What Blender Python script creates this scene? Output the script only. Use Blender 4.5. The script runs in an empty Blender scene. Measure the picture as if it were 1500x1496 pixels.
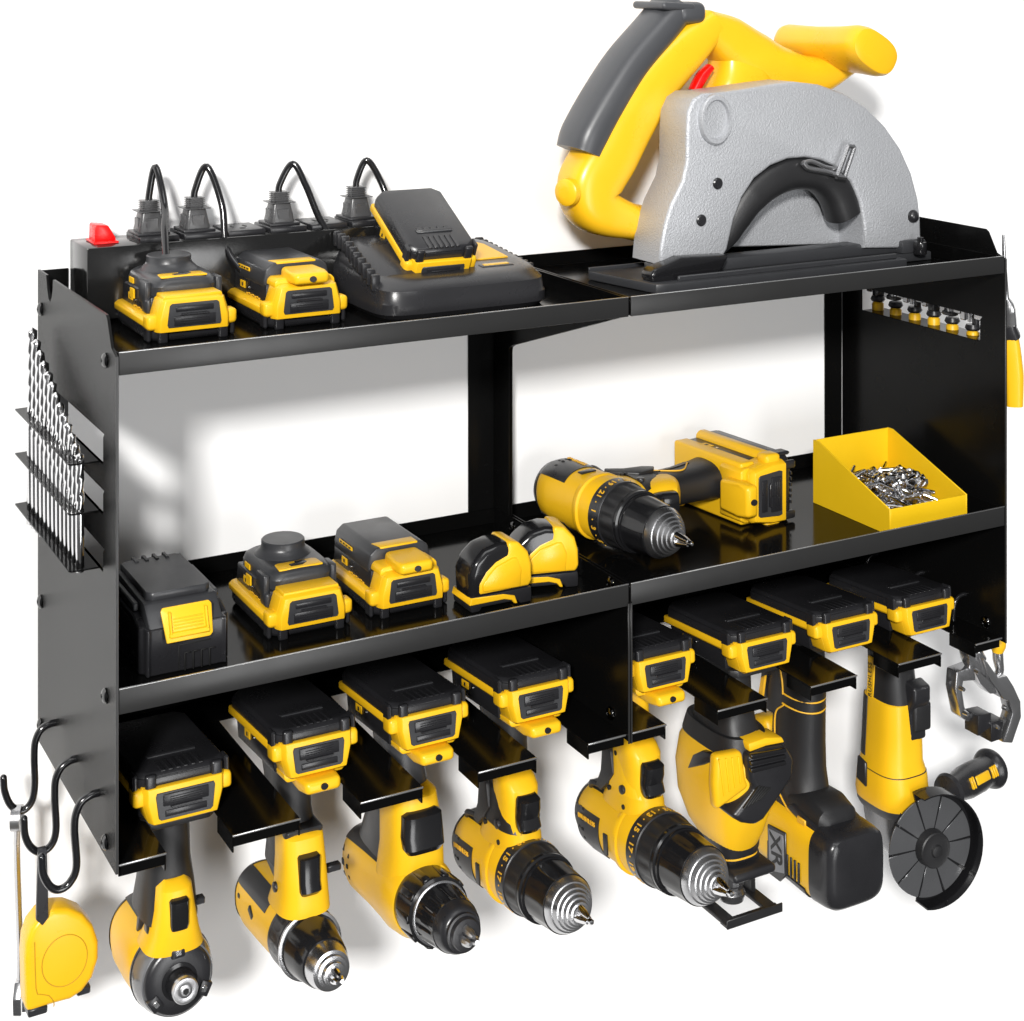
import bpy, bmesh, math, random
from mathutils import Vector, Matrix
R_ = math.radians
sc = bpy.context.scene
col = sc.collection
# ------------------------------------------------------------------ camera
CAM = Vector((-0.3096, -1.3573, 0.6112)); YAW = R_(28.6593); FPX = 2449.05; HPY = -35.0
RV = Vector((math.cos(YAW), -math.sin(YAW), 0)); FV = Vector((math.sin(YAW), math.cos(YAW), 0))
def at(px, py, x=None, y=None, z=None):
    d = FV + RV*((px-750)/FPX) + Vector((0, 0, -(py-HPY)/FPX))
    if x is not None: t = (x-CAM.x)/d.x
    elif y is not None: t = (y-CAM.y)/d.y
    else: t = (z-CAM.z)/d.z
    return CAM + d*t
cd = bpy.data.cameras.new('camera'); cam = bpy.data.objects.new('camera', cd); col.objects.link(cam)
cam.location = CAM; cam.rotation_euler = (R_(90), 0, -YAW)
cd.sensor_fit = 'HORIZONTAL'; cd.sensor_width = 36; cd.lens = 36*FPX/1500
cd.shift_x = 0; cd.shift_y = -(748+35)/1500; cd.clip_start = .01; cd.clip_end = 60
sc.camera = cam
W, D, ZT, ZM, XC = .8217, .2303, .355, .1252, .4138
# ------------------------------------------------------------------ materials
def mat(name, colr, rough=.4, metal=0, spec=.5, bump=0, bscale=400, var=0, coat=0, trans=0, ior=1.5, vscale=30, rvar=.0):
    m = bpy.data.materials.new(name); m.use_nodes = True
    nt = m.node_tree; b = nt.nodes['Principled BSDF']
    b.inputs['Base Color'].default_value = (*colr, 1); b.inputs['Roughness'].default_value = rough
    b.inputs['Metallic'].default_value = metal; b.inputs['Specular IOR Level'].default_value = spec
    b.inputs['IOR'].default_value = ior
    if coat: b.inputs['Coat Weight'].default_value = coat; b.inputs['Coat Roughness'].default_value = .08
    if trans: b.inputs['Transmission Weight'].default_value = trans
    tc = nt.nodes.new('ShaderNodeTexCoord')
    if bump:
        n = nt.nodes.new('ShaderNodeTexNoise'); n.inputs['Scale'].default_value = bscale; n.inputs['Detail'].default_value = 3
        bp = nt.nodes.new('ShaderNodeBump'); bp.inputs['Strength'].default_value = bump; bp.inputs['Distance'].default_value = .0006
        nt.links.new(tc.outputs['Object'], n.inputs['Vector']); nt.links.new(n.outputs['Fac'], bp.inputs['Height'])
        nt.links.new(bp.outputs['Normal'], b.inputs['Normal'])
    if var or rvar:
        n2 = nt.nodes.new('ShaderNodeTexNoise'); n2.inputs['Scale'].default_value = vscale; n2.inputs['Detail'].default_value = 6
        nt.links.new(tc.outputs['Object'], n2.inputs['Vector'])
        if var:
            mr = nt.nodes.new('ShaderNodeMapRange'); mr.inputs['To Min'].default_value = 1-var; mr.inputs['To Max'].default_value = 1+var
            mx = nt.nodes.new('ShaderNodeVectorMath'); mx.operation = 'SCALE'; mx.inputs[0].default_value = colr
            nt.links.new(n2.outputs['Fac'], mr.inputs['Value']); nt.links.new(mr.outputs['Result'], mx.inputs['Scale'])
            nt.links.new(mx.outputs['Vector'], b.inputs['Base Color'])
        if rvar:
            m3 = nt.nodes.new('ShaderNodeMapRange'); m3.inputs['From Min'].default_value = .3; m3.inputs['From Max'].default_value = .7
            m3.inputs['To Min'].default_value = max(.02, rough-rvar); m3.inputs['To Max'].default_value = rough+rvar
            nt.links.new(n2.outputs['Fac'], m3.inputs['Value']); nt.links.new(m3.outputs['Result'], b.inputs['Roughness'])
    return m
YEL = mat('yellow_plastic', (.80, .455, .010), .36, bump=.12, bscale=1500, var=.05, rvar=.06, spec=.4)
YELS = mat('yellow_smooth_plastic', (.80, .445, .010), .30, bump=.04, bscale=900, var=.04, rvar=.05)
YELB = mat('yellow_painted_bin', (.78, .49, .009), .45, bump=.05, bscale=1200, var=.03, rvar=.05, spec=.3)
YELD = mat('amber_window', (.62, .36, .02), .25)
BLK = mat('black_plastic', (.016, .016, .018), .30, bump=.10, bscale=1400, var=.15, rvar=.07)
BLKG = mat('black_gloss_plastic', (.010, .010, .011), .16, bump=.03, bscale=600, rvar=.05)
RUB = mat('black_rubber', (.014, .014, .015), .42, bump=.25, bscale=1800, rvar=.06)
GRY = mat('dark_grey_plastic', (.032, .033, .036), .36, bump=.10, bscale=1200, var=.08, rvar=.06)
GRYR = mat('grey_grip_rubber', (.055, .057, .062), .38, bump=.10, bscale=1200, rvar=.05)
MET = mat('black_gloss_sheet_metal', (.003, .003, .003), .13, spec=.08, bump=.02, bscale=900, rvar=.03, vscale=12)
MLIP = mat('black_satin_lip', (.018, .018, .018), .34, spec=.42, bump=.05, bscale=1600, rvar=.03)
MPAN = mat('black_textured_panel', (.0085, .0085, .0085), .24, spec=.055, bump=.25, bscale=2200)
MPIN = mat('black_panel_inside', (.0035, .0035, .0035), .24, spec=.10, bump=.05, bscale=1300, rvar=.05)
STRIPM = mat('power_strip_black', (.008, .008, .008), .14, spec=.6, bump=.04, bscale=300, rvar=.06, vscale=15)
CHR = mat('polished_steel', (.72, .72, .73), .17, metal=1, bump=.03, bscale=800, rvar=.07)
STL = mat('brushed_steel', (.54, .54, .55), .27, metal=.97, bump=.10, bscale=1500, rvar=.10)
CAST = mat('cast_aluminium', (.44, .45, .47), .42, metal=.40, bump=1.2, bscale=700, rvar=.04)
SMK = mat('smoked_grey_sleeve', (.10, .102, .108), .20, bump=.05, bscale=500, rvar=.05, coat=.4)
RED = mat('red_plastic', (.80, .004, .004), .28, rvar=.05, bump=.05)
HOLE = mat('dark_recess', (.004, .004, .004), .6)
WALLM = mat('white_wall', (.90, .90, .90), .7, bump=.03, bscale=300, var=.01, spec=.2)
CHG = mat('charger_plastic', (.020, .020, .022), .28, bump=.10, bscale=1200, rvar=.06)
SIL = mat('satin_silver', (.60, .60, .61), .22, metal=.95, bump=.05, bscale=900)
DKM = mat('dark_metal', (.22, .22, .225), .25, metal=.9, bump=.1, bscale=900, rvar=.08)
PLT = mat('grey_plate', (.20, .205, .22), .35, rvar=.05, bump=.05)
CORD = mat('black_cord', (.009, .009, .010), .15, coat=.3, rvar=.04)
EDG = mat('edge_highlight', (.42, .42, .42), .25, metal=.8)  # pale metal that paints in the highlight along sheet edges
INK = mat('dark_line', (.012, .012, .012), .5)
YINK = mat('yellow_print', (.78, .42, .02), .45)
WINK = mat('pale_print', (.45, .46, .48), .45)
# ------------------------------------------------------------------ mesh helpers
def merge(dst, src, M=None):
    if M is not None: src.transform(M)
    me = bpy.data.meshes.new('tmp'); src.to_mesh(me); src.free(); dst.from_mesh(me); bpy.data.meshes.remove(me)
    return dst
def bevel(bm, w, seg=2, ang=30):
    if w <= 0: return
    es = [e for e in bm.edges if len(e.link_faces) == 2 and e.calc_face_angle(0) > R_(ang)]
    if es: bmesh.ops.bevel(bm, geom=es, offset=w, segments=seg, profile=.5, affect='EDGES', clamp_overlap=True)
def rb(bm, c, s, b=.001, seg=2, M=None, tx=1, ty=1):
    "rounded box centred c with size s; tx,ty taper of the top"
    t = bmesh.new(); bmesh.ops.create_cube(t, size=1)
    for v in t.verts:
        k = v.co.z > 0
        v.co.x *= s[0]*(tx if k else 1); v.co.y *= s[1]*(ty if k else 1); v.co.z *= s[2]
    bevel(t, b, seg)
    if M is not None: t.transform(M)
    t.transform(Matrix.Translation(c)); return merge(bm, t)
def bx(bm, x0, x1, y0, y1, z0, z1, b=.0006, seg=1):
    return rb(bm, ((x0+x1)/2, (y0+y1)/2, (z0+z1)/2), (abs(x1-x0), abs(y1-y0), abs(z1-z0)), b, seg)
def prism(bm, poly, ax, a, b, bev=.0008, seg=2, poly2=None):
    "extrude 2D polygon; ax x:(y,z) y:(x,z) z:(x,y)"
    def P(p, t): return {'x': (t, p[0], p[1]), 'y': (p[0], t, p[1]), 'z': (p[0], p[1], t)}[ax]
    t = bmesh.new(); A = [t.verts.new(P(p, a)) for p in poly]; B = [t.verts.new(P(p, b)) for p in (poly2 or poly)]
    n = len(poly)
    t.faces.new(A); t.faces.new(B[::-1])
    for i in range(n): t.faces.new((A[i], B[i], B[(i+1) % n], A[(i+1) % n]))
    bmesh.ops.recalc_face_normals(t, faces=t.faces[:]); bevel(t, bev, seg); return merge(bm, t)
def rings(bm, rs, cap=True, closed=False):
    V = [[bm.verts.new(p) for p in r] for r in rs]; n = len(rs[0]); fs = []
    pairs = list(zip(V[:-1], V[1:])) + ([(V[-1], V[0])] if closed else [])
    for A, B in pairs:
        for i in range(n): fs.append(bm.faces.new((A[i], A[(i+1) % n], B[(i+1) % n], B[i])))
    if cap and not closed: fs.append(bm.faces.new(V[0][::-1])); fs.append(bm.faces.new(V[-1]))
    bmesh.ops.recalc_face_normals(bm, faces=fs); return bm
def sup(c, u, v, a, b, n=2, N=32, a0=0):
    out = []; c = Vector(c); u = Vector(u); v = Vector(v)
    for i in range(N):
        t = 2*math.pi*i/N + a0; x = math.cos(t); y = math.sin(t)
        out.append(c + u*(a*math.copysign(abs(x)**(2/n), x)) + v*(b*math.copysign(abs(y)**(2/n), y)))
    return out
def bodyY(bm, secs, N=36):
    "secs: (y, cz, a, b, n[, cx]) superellipses in XZ"
    return rings(bm, [sup((s[5] if len(s) > 5 else 0, s[0], s[1]), (1, 0, 0), (0, 0, 1), s[2], s[3], s[4], N) for s in secs])
def bodyZ(bm, secs, N=36):
    "secs: (z, cx, cy, a, b, n)"
    return rings(bm, [sup((s[1], s[2], s[0]), (1, 0, 0), (0, 1, 0), s[3], s[4], s[5], N) for s in secs])
def patch(bm, secs, a0, a1, grow=.0008, axis='y', n=16, deep=.004):
    "raised patch that follows a body loft between angles a0..a1"
    rs = []
    for s in secs:
        ring = []
        for k in (0, 1):
            g = grow if k == 0 else -deep
            row = []
            for i in range(n+1):
                t = R_(a0 + (a1-a0)*i/n); x = math.cos(t); y = math.sin(t)
                if axis == 'y':
                    a, b, e = s[2]+g, s[3]+g, s[4]; cx = s[5] if len(s) > 5 else 0
                    row.append(Vector((cx+a*math.copysign(abs(x)**(2/e), x), s[0], s[1]+b*math.copysign(abs(y)**(2/e), y))))
                else:
                    a, b, e = s[3]+g, s[4]+g, s[5]
                    row.append(Vector((s[1]+a*math.copysign(abs(x)**(2/e), x), s[2]+b*math.copysign(abs(y)**(2/e), y), s[0])))
            ring += row if k == 0 else row[::-1]
        rs.append(ring)
    return rings(bm, rs)
def lathe(bm, prof, M=None, N=40, cap=True):
    "prof (t, r) along -Y"
    t = bmesh.new(); rings(t, [[Vector((r*math.cos(2*math.pi*i/N), -y, r*math.sin(2*math.pi*i/N))) for i in range(N)] for y, r in prof], cap)
    return merge(bm, t, M)
def cyl(bm, p0, p1, r, r2=None, N=20, b=0):
    p0 = Vector(p0); p1 = Vector(p1); d = p1-p0; q = d.to_track_quat('Z', 'Y').to_matrix().to_4x4()
    t = bmesh.new(); bmesh.ops.create_cone(t, cap_ends=True, segments=N, radius1=r, radius2=r if r2 is None else r2, depth=d.length)
    if b: bevel(t, b, 2, 50)
    t.transform(Matrix.Translation((p0+p1)/2) @ q); return merge(bm, t)
def cr(pts, k=6):
    pts = [Vector(p) for p in pts]; P = [pts[0]*2-pts[1]] + pts + [pts[-1]*2-pts[-2]]; out = []
    for i in range(1, len(P)-2):
        for j in range(k):
            t = j/k; a, b, c, d = P[i-1:i+3]
            out.append(.5*((2*b)+(c-a)*t+(2*a-5*b+4*c-d)*t*t+(3*b-a-3*c+d)*t**3))
    out.append(pts[-1]); return out
def tube(bm, pts, r, N=10, k=6, smooth=True, up=None, a=None, n=2):
    "tube along points; r a number or list per control point; a: second half-axis"
    P = cr(pts, k) if smooth else [Vector(p) for p in pts]
    def lerp(L, i):
        if not isinstance(L, (list, tuple)): return L
        t = i/(len(P)-1)*(len(L)-1); j = min(int(t), len(L)-2); return L[j]+(L[j+1]-L[j])*(t-j)
    rs = []; prev = Vector(up) if up else None
    for i, p in enumerate(P):
        d = (P[min(i+1, len(P)-1)]-P[max(i-1, 0)]).normalized()
        if prev is None: prev = d.orthogonal()
        u = (prev-d*prev.dot(d)).normalized(); v = d.cross(u)
        if not up: prev = u
        rs.append(sup(p, u, v, lerp(r, i), lerp(a if a is not None else r, i), n, N))
    return rings(bm, rs)
def finish(bm, ang=38):
    bmesh.ops.remove_doubles(bm, verts=bm.verts[:], dist=1e-6)
    for f in bm.faces: f.smooth = True
    for e in bm.edges:
        if len(e.link_faces) == 2 and e.calc_face_angle(0) > R_(ang): e.smooth = False
def obj(name, bm, m, parent=None, label=None, ang=38):
    finish(bm, ang); me = bpy.data.meshes.new(name); bm.to_mesh(me); bm.free(); me.materials.append(m)
    o = bpy.data.objects.new(name, me); col.objects.link(o)
    if parent is not None: o.parent = parent
    if label: o['label'] = label
    return o
def tag(o, label=None, cat=None, group=None, kind=None):
    for k, v in (('label', label), ('category', cat), ('group', group), ('kind', kind)):
        if v: o[k] = v
    return o
def thing(name, label, cat, loc=(0, 0, 0), group=None, rot=(0, 0, 0)):
    o = bpy.data.objects.new(name, None); col.objects.link(o); o.location = loc; o.rotation_euler = rot; o.empty_display_size = .02
    return tag(o, label, cat, group)
def kids(o): return [c for c in col.objects if c.parent == o]
def dup(root, loc=None, rot=None, label=None, group=None, parent=None):
    r = root.copy(); col.objects.link(r)
    if parent is not None: r.parent = parent
    if loc is not None: r.location = loc
    if rot is not None: r.rotation_euler = rot
    if label: r['label'] = label
    if group: r['group'] = group
    for ch in kids(root):
        c = ch.copy(); col.objects.link(c); c.parent = r
        for g in kids(ch):
            d = g.copy(); col.objects.link(d); d.parent = c
    return r
def wpart(root, name, bm, m, label=None, parent=None, ang=38):
    "mesh given in world coordinates, stored relative to the root"
    bm.transform((Matrix.Translation(root.location) @ root.rotation_euler.to_matrix().to_4x4()).inverted()); return obj(name, bm, m, parent or root, label, ang)
def text(s, size, M, depth=.0003, spacing=1.0, bold=.0):
    c = bpy.data.curves.new('t', 'FONT'); c.body = s; c.size = size; c.extrude = depth; c.align_x = 'CENTER'; c.align_y = 'CENTER'; c.space_character = spacing; c.offset = bold
    o = bpy.data.objects.new('t', c); me = bpy.data.meshes.new_from_object(o); bm = bmesh.new(); bm.from_mesh(me); bm.transform(M)
    bpy.data.objects.remove(o); bpy.data.curves.remove(c); bpy.data.meshes.remove(me); return bm
B = bmesh.new
def MF(o, xd, yd):  # frame at o whose X=xd and Y=yd
    x = Vector(xd).normalized(); y = Vector(yd).normalized(); z = x.cross(y); y = z.cross(x)
    return Matrix(((x.x, y.x, z.x, o[0]), (x.y, y.y, z.y, o[1]), (x.z, y.z, z.z, o[2]), (0, 0, 0, 1)))
FLIP = Matrix.Rotation(math.pi, 4, 'Y')
# ------------------------------------------------------------------ the wall
bm = B(); bx(bm, -4, 8, 0, .05, -3, 4, 0); tag(obj('wall', bm, WALLM), 'plain white wall behind the black tool rack', 'wall', kind='structure')
# ------------------------------------------------------------------ the rack
G = .0015
rack = thing('tool_rack', 'black wall mounted steel rack with two shelves and slotted hangers full of tools', 'tool rack', (0, 0, 0))
def side_poly(notch):
    p = [(-.001, 0), (-.001, .3762)]
    if notch: p += [(-.029, .3762), (-.0325, .366), (-.037, .359), (-.0425, .3572), (-.047, .361), (-.0505, .368), (-.0514, .376)]
    else: p += [(-.03, .3762)]
    return p + [(-.2050, .3762), (-.2085, .374), (-.2190, .356), (-D, .352), (-D, 0)]
SLOTS_L = [(.2703, .2925), (.2355, .2530), (.1957, .2125)]
def side_panel(x0, x1, poly, slots, m):
    b = B(); t = bmesh.new()
    # plate with rectangular windows: outline polygon with the windows bridged into it
    yA, yB = -.0312, -.198
    zs = sorted(slots)
    low = zs[0][0]
    # bottom plate, top plate, and strips between windows
    prism(b, [(-.001, 0), (-.001, low), (-D, low), (-D, 0)], 'x', x0, x1, 0)
    hi = zs[-1][1]
    top = [(-.001, hi)] + [p for p in poly if p[1] > hi and p[1] > .3] + [(-D, hi)]
    prism(b, top, 'x', x0, x1, 0)
    for i, (a, c) in enumerate(zs):
        prism(b, [(-.001, a), (-.001, c), (yA, c), (yA, a)], 'x', x0, x1, 0)
        prism(b, [(yB, a), (yB, c-.003), (yB+-.003, c), (-D, c), (-D, a)], 'x', x0, x1, 0)
        if i+1 < len(zs): prism(b, [(-.001, c), (-.001, zs[i+1][0]), (-D, zs[i+1][0]), (-D, c)], 'x', x0, x1, 0)
    return b
# the panel skins: outside textured, inside black
obj('side_panel', side_panel(-.0008, .0002, side_poly(1), SLOTS_L, MPAN), MPAN, rack, ang=20)
obj('side_panel', side_panel(.0002, .0012, side_poly(1), SLOTS_L, MPIN), MPIN, rack, 'inner face of the side panel with notched top', ang=20)
obj('side_panel', side_panel(W, W+.0012, side_poly(0), [(.2703, .2937)], MPIN), MPIN, rack, 'right side panel with one long slot', ang=20)
def edge_strip(x0, x1, z0, z1, y):
    b = B(); bx(b, x0, x1, y-.0006, y+.0004, z0, z1, .0002); return b
for x0, x1, z1 in ((-.0008, .0012, .352), (W-.0008, W+.0012, .352)):
    obj('panel_edge', edge_strip(x0, x1, 0, z1, -D), MLIP, rack)
# wall flanges and centre divider
for x0, x1 in ((.0013, .0232), (W-.0232, W-.0013)):
    b = B(); bx(b, x0, x1, -.0022, -.0004, 0, .3755, .0003); obj('wall_flange', b, MPIN, rack)
b = B(); bx(b, XC-.0277, XC+.0005, -.0022, -.0004, 0, .3400, .0003); obj('wall_flange', b, MPIN, rack)
for s in (-1, 1):
    b = B(); prism(b, [(-.001, 0), (-.001, .3402), (-.222, .3402), (-.2224, .3375), (-.038, .279), (-.0325, .276), (-.0312, .272), (-.0312, ZM+.002), (-.0312, ZM-.014), (-D, ZM-.014), (-D, 0)], 'x', XC-.0009+s*.0012, XC+.0009+s*.0012, .0002, 1)
    obj('divider_panel', b, MPIN, rack)
    b = B(); bx(b, XC-.0008+s*.0012, XC+.0008+s*.0012, -D-.0009, -D-.0001, -.002, ZM-.0152, .0002); obj('panel_edge', b, MLIP, rack)
# shelves
def tray(x0, x1, zt, lip, back):
    b = B(); zf = zt-lip+.0015
    bx(b, x0, x1, -D+.001, -.0024, zf-.0012, zf, .0001)                 # floor
    bx(b, x0, x1, -.0036, -.0024, zf+.0001, back, .0002)                # back lip
    for a, c in ((x0, x0+.0012), (x1-.0012, x1)): bx(b, a, c, -D+.0022, -.0038, zf+.0001, zt-.0006, .0002)
    return b
def lip(x0, x1, zt, l):
    b = B(); bx(b, x0, x1, -D, -D+.0014, zt-l, zt, .00045, 2); return b
for name, zt, l, back in (('top_shelf', ZT-.0005, .0155, .3525), ('middle_shelf', ZM, .0172, .1232)):
    for x0, x1 in ((.0016, XC-.0012), (XC+.0012, W-.0012)):
        s = obj(name, tray(x0, x1, zt, l, back), MET, rack)
        obj('front_lip', lip(x0, x1, zt, l), MLIP, s)
        b = B(); bx(b, x0, x1, -D-.0003, -D+.0011, zt-.0002, zt+.0005, .0002); obj('lip_highlight', b, EDG, s)  # thin pale strip: painted highlight along the top of the lip
# hanger trays
zf = 0.0
FING = [(.0016, .0356, 0), (.0835, .1345, 2), (.1815, .2325, 2), (.2790, .3305, 2), (.3770, XC-.0012, 1), (XC+.0012, .4510, 3), (.5020, .5530, 2), (.5995, .6500, 2), (.6970, .7475, 2), (.7880, W-.0012, 1)]
for x0, x1 in ((.0016, XC-.0012), (XC+.0012, W-.0012)):
    b = B(); bx(b, x0, x1, -.045, -.0024, .0028, .004, .0002); h = obj('hanger_tray', b, MET, rack)
    b = B(); bx(b, x0, x1, -.0036, -.0024, .0042, ZM-.018, .0002); obj('back_panel', b, MPIN, h)
    for fx0, fx1, k in FING:
        if fx0 < x0-.001 or fx1 > x1+.001: continue
        b = B(); yf = -.2262
        bx(b, fx0, fx1, yf, -.0452, .0028, .004, .0002)
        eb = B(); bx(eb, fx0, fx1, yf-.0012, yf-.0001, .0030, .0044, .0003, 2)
        bx(b, fx0+.001, fx1-.001, yf+.0012, yf+.0024, -.0050, .0027, .0002)
        if k in (2, 1): bx(b, fx0, fx0+.0012, yf+.0002, -.193, -.0085, .0027, .0002)
        if k in (2, 3, 0): bx(b, fx1-.0012, fx1, yf+.0002, -.193, -.0085, .0027, .0002)
        hf = obj('hanger_finger', b, MET, rack); obj('finger_highlight', eb, EDG, hf)  # pale strip paints the bright glint on each finger's front edge
# bit rails bent out of the slots
for z in (.2703, .2355, .1957):
    b = B(); prism(b, [(.0, -.012), (-.0005, -.012), (-.0215, -.014), (-.0215, -.1835), (-.0195, -.186), (0, -.186)], 'z', z-.0012, z, .0002, 1); obj('bit_rail', b, MET, rack)
b = B(); prism(b, [(W+.0012, -.0312), (W+.028, -.0312), (W+.028, -.2), (W+.0012, -.2)], 'z', .2691, .2703, .0002, 1)
obj('tool_rail', b, MET, rack)
# screws
def screw_bm():
    b = B(); lathe(b, [(0, .0052), (.0008, .0054), (.0018, .0048), (.0026, .0034), (.003, .0020), (.0024, .0016), (.0022, .0004)], None, 20)
    for k in range(2): rb(b, (0, -.0024, 0), (.0046, .0006, .0011), 0, M=Matrix.Rotation(k*math.pi/2, 4, 'Y'))
    return b
MS = mat('screw_metal', (.10, .10, .10), .08, metal=1, rvar=.02)
s0 = None
def put_screw(loc, rot):
    global s0
    if s0 is None: s0 = obj('screw', screw_bm(), MS, rack); o = s0
    else: o = s0.copy(); col.objects.link(o)
    o.location = loc; o.rotation_euler = rot
for y, z in ((-.0128, .3465), (-.2057, .3448), (-.0128, .1144), (-.2057, .1124), (-.2057, .0111), (-.0128, .0162)): put_screw((-.0009, y, z), (0, 0, R_(-90)))
for y, z in ((-.2057, .0111), ): put_screw((.0014, y, z), (0, 0, R_(90)))
for y, z in ((-.2057, .0111), (-.205, .1124)): put_screw((W-.0001, y, z), (0, 0, R_(-90)))
for y, z in ((-.2057, .0131), (-.2057, .1185), (-.040, .1165)): put_screw((XC-.0024, y, z), (0, 0, R_(-90)))
# ------------------------------------------------------------------ battery pack (upright: base down)
def octo(x, y0, y1, c): return [(-x+c, y0), (x-c, y0), (x, y0+c), (x, y1-c), (x-c, y1), (-x+c, y1), (-x, y1-c), (-x, y0+c)]
def kz(bm):
    for v in bm.verts:
        if v.co.z > .0125: v.co.z = .0125+(v.co.z-.0125)*.75
    return bm
def battery(parent, M, topgrooves=True, latch=True, name='battery', core=.045, wide=1.0):
    "parts of a battery pack placed with matrix M; returns root part"
    def add(nm, bm, m, par): kz(bm); bm.transform(M); return obj(nm, bm, m, par)
    b = B()
    prism(b, octo(.0345, -.050, .052, .008), 'z', 0, .0035, 0, poly2=octo(.0368, -.0535, .0545, .008))
    prism(b, octo(.0368, -.0535, .0545, .008), 'z', .0035, .0125, 0)
    for s in (-1, 1):      # corner bosses and side skids
        rb(b, (s*.0262, -.0548, .0062), (.0085, .0050, .0135), .0018, 3)
        rb(b, (s*.0365, -.045, .0065), (.0040, .012, .0125), .0015, 2)
    bevel(b, .0012, 2, 32)
    root = add('battery_pack', b, BLK, parent)
    if topgrooves:
        b = B()
        for k in range(6): rb(b, (-.0150+k*.006, -.042, -.0001), (.0036, .020, .0012), .0004, 1)
        rb(b, (0, -.0215, -.0001), (.040, .0035, .0012), .0003, 1)
        for k in range(5): rb(b, (-.0150+k*.0075, -.0185, -.0001), (.0052, .0035, .0012), .0003, 1)
        add('ribs', b, BLK, root)
        b = B(); rb(b, (0, -.0248, -.0004), (.0385, .0026, .0010), .0003, 1); add('pull_strip', b, GRY, root)
    # yellow shell: side rails + front block
    b = B()
    for s in (-1, 1):
        prism(b, [(s*.0380, .0105), (s*.0384, .0170), (s*.0350, .0205), (s*.0285, .0215), (s*.0285, .0105)], 'y', -.046, .052, .0012, 2)
        rb(b, (s*.0340, -.047, .0175), (.0110, .0150, .0155), .0035, 3)
    fr = [(-.0325, .0085), (.0325, .0085), (.0325, .0210), (.0278, .0405), (.0235, .0440), (-.0235, .0440), (-.0278, .0405), (-.0325, .0210)]
    fr2 = [(x*.93, z if z > .02 else z) for x, z in fr]
    prism(b, fr, 'y', -.0350, -.0535, 0, poly2=fr)
    prism(b, fr, 'y', -.0535, -.0590, 0, poly2=[(x*.90, .0405 if z > .04 else z) for x, z in fr])
    bevel(b, .0014, 2, 28)
    sh = add('shell', b, YEL, root)
    # recessed latch panel
    b = B()
    pw = [(-.0225, .0120), (.0225, .0120), (.0235, .0150), (.0215, .0355), (.0195, .0375), (-.0195, .0375), (-.0215, .0355), (-.0235, .0150)]
    prism(b, pw, 'y', -.0585, -.0598, .0003, 1)
    lp = add('latch', b, GRY, root)
    b = B(); rb(b, (0, -.0602, .0190), (.036, .0014, .0110), .0010, 2); rb(b, (0, -.0600, .0315), (.0330, .0014, .0060), .0008, 2)
    prism(b, [(-.013, .0245), (.013, .0245), (.0115, .0270), (-.0115, .0270)], 'y', -.0590, -.0618, .0005, 1)
    for k in range(3): rb(b, (0, -.0611, .0165+k*.0022), (.026, .0008, .0007), .0002, 1)
    add('latch_button', b, BLK, root)
    # dark core with label on its side
    b = B(); fr = [(-.0300, .0125), (.0300, .0125), (.0312, .020), (.0300, core), (-.0300, core), (-.0312, .020)]
    prism(b, fr, 'y', -.034, .051, .0014, 2); co = add('core', b, BLK, root)
    for s in (-1, 1): b = B(); rb(b, (s*.0312, -.006+.030, .0300), (.0008, .0125, .0080), .0003, 1); add('side_badge', b, YEL, root)
    b = B()
    for k in range(7): rb(b, (-.0316, -.020+k*.0052, .0222+(k % 2)*.0008), (.0006, .0040, .0016), .0002, 1)
    add('side_print', b, YINK, root)
    b = B()
    for s in (-1, 1): rb(b, (s*.0317, .024, .0300), (.0006, .0028, .0040), .0002, 1)
    add('badge_mark', b, INK, root)
    for s in (-1, 1): b = B(); cyl(b, (s*.0305, .010, .0285), (s*.0318, .010, .0285), .0014); add('charge_light', b, CHR, root)
    return root
def foot(parent, M, nose=True, led=True):
    "yellow tool foot that grips the pack, with lamp nose"
    def add(nm, bm, m, par): kz(bm); bm.transform(M); return obj(nm, bm, m, par)
    b = B()
    prism(b, [(-.0285, .0400), (.0285, .0400), (.0278, .0455), (.0250, .0490), (-.0250, .0490), (-.0278, .0455)], 'y', -.0500, -.020, .0014, 2)
    f = add('foot', b, YEL, parent)
    if nose:
        b = B(); rings(b, [[Vector(p) for p in [(-.0175+.001*k, -.0640+abs(k)*.0006, .0440), (.0175, -.0640, .0440), (.0195, -.050, .0440), (.0175, -.0250, .0440), (-.0175, -.0250, .0440), (-.0195, -.050, .0440)]] for k in (0,)] +
              [[Vector(p) for p in [(-.0170, -.0650, .0560), (.0170, -.0650, .0560), (.0190, -.051, .0585), (.0170, -.0270, .0585), (-.0170, -.0270, .0585), (-.0190, -.051, .0585)]]])
        b.transform(Matrix.Translation((0, -.004, 0)) @ Matrix.Diagonal((.92, 1, 1, 1))); bevel(b, .0042, 4, 30); n = add('lamp_nose', b, YEL, f)
        b = B(); cyl(b, (0, -.0680, .0500), (0, -.0696, .0502), .0032); add('lamp', b, BLK, f)
    return f
FLOOR_T, FLOOR_M = ZT-.0145, ZM-.0157
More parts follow.
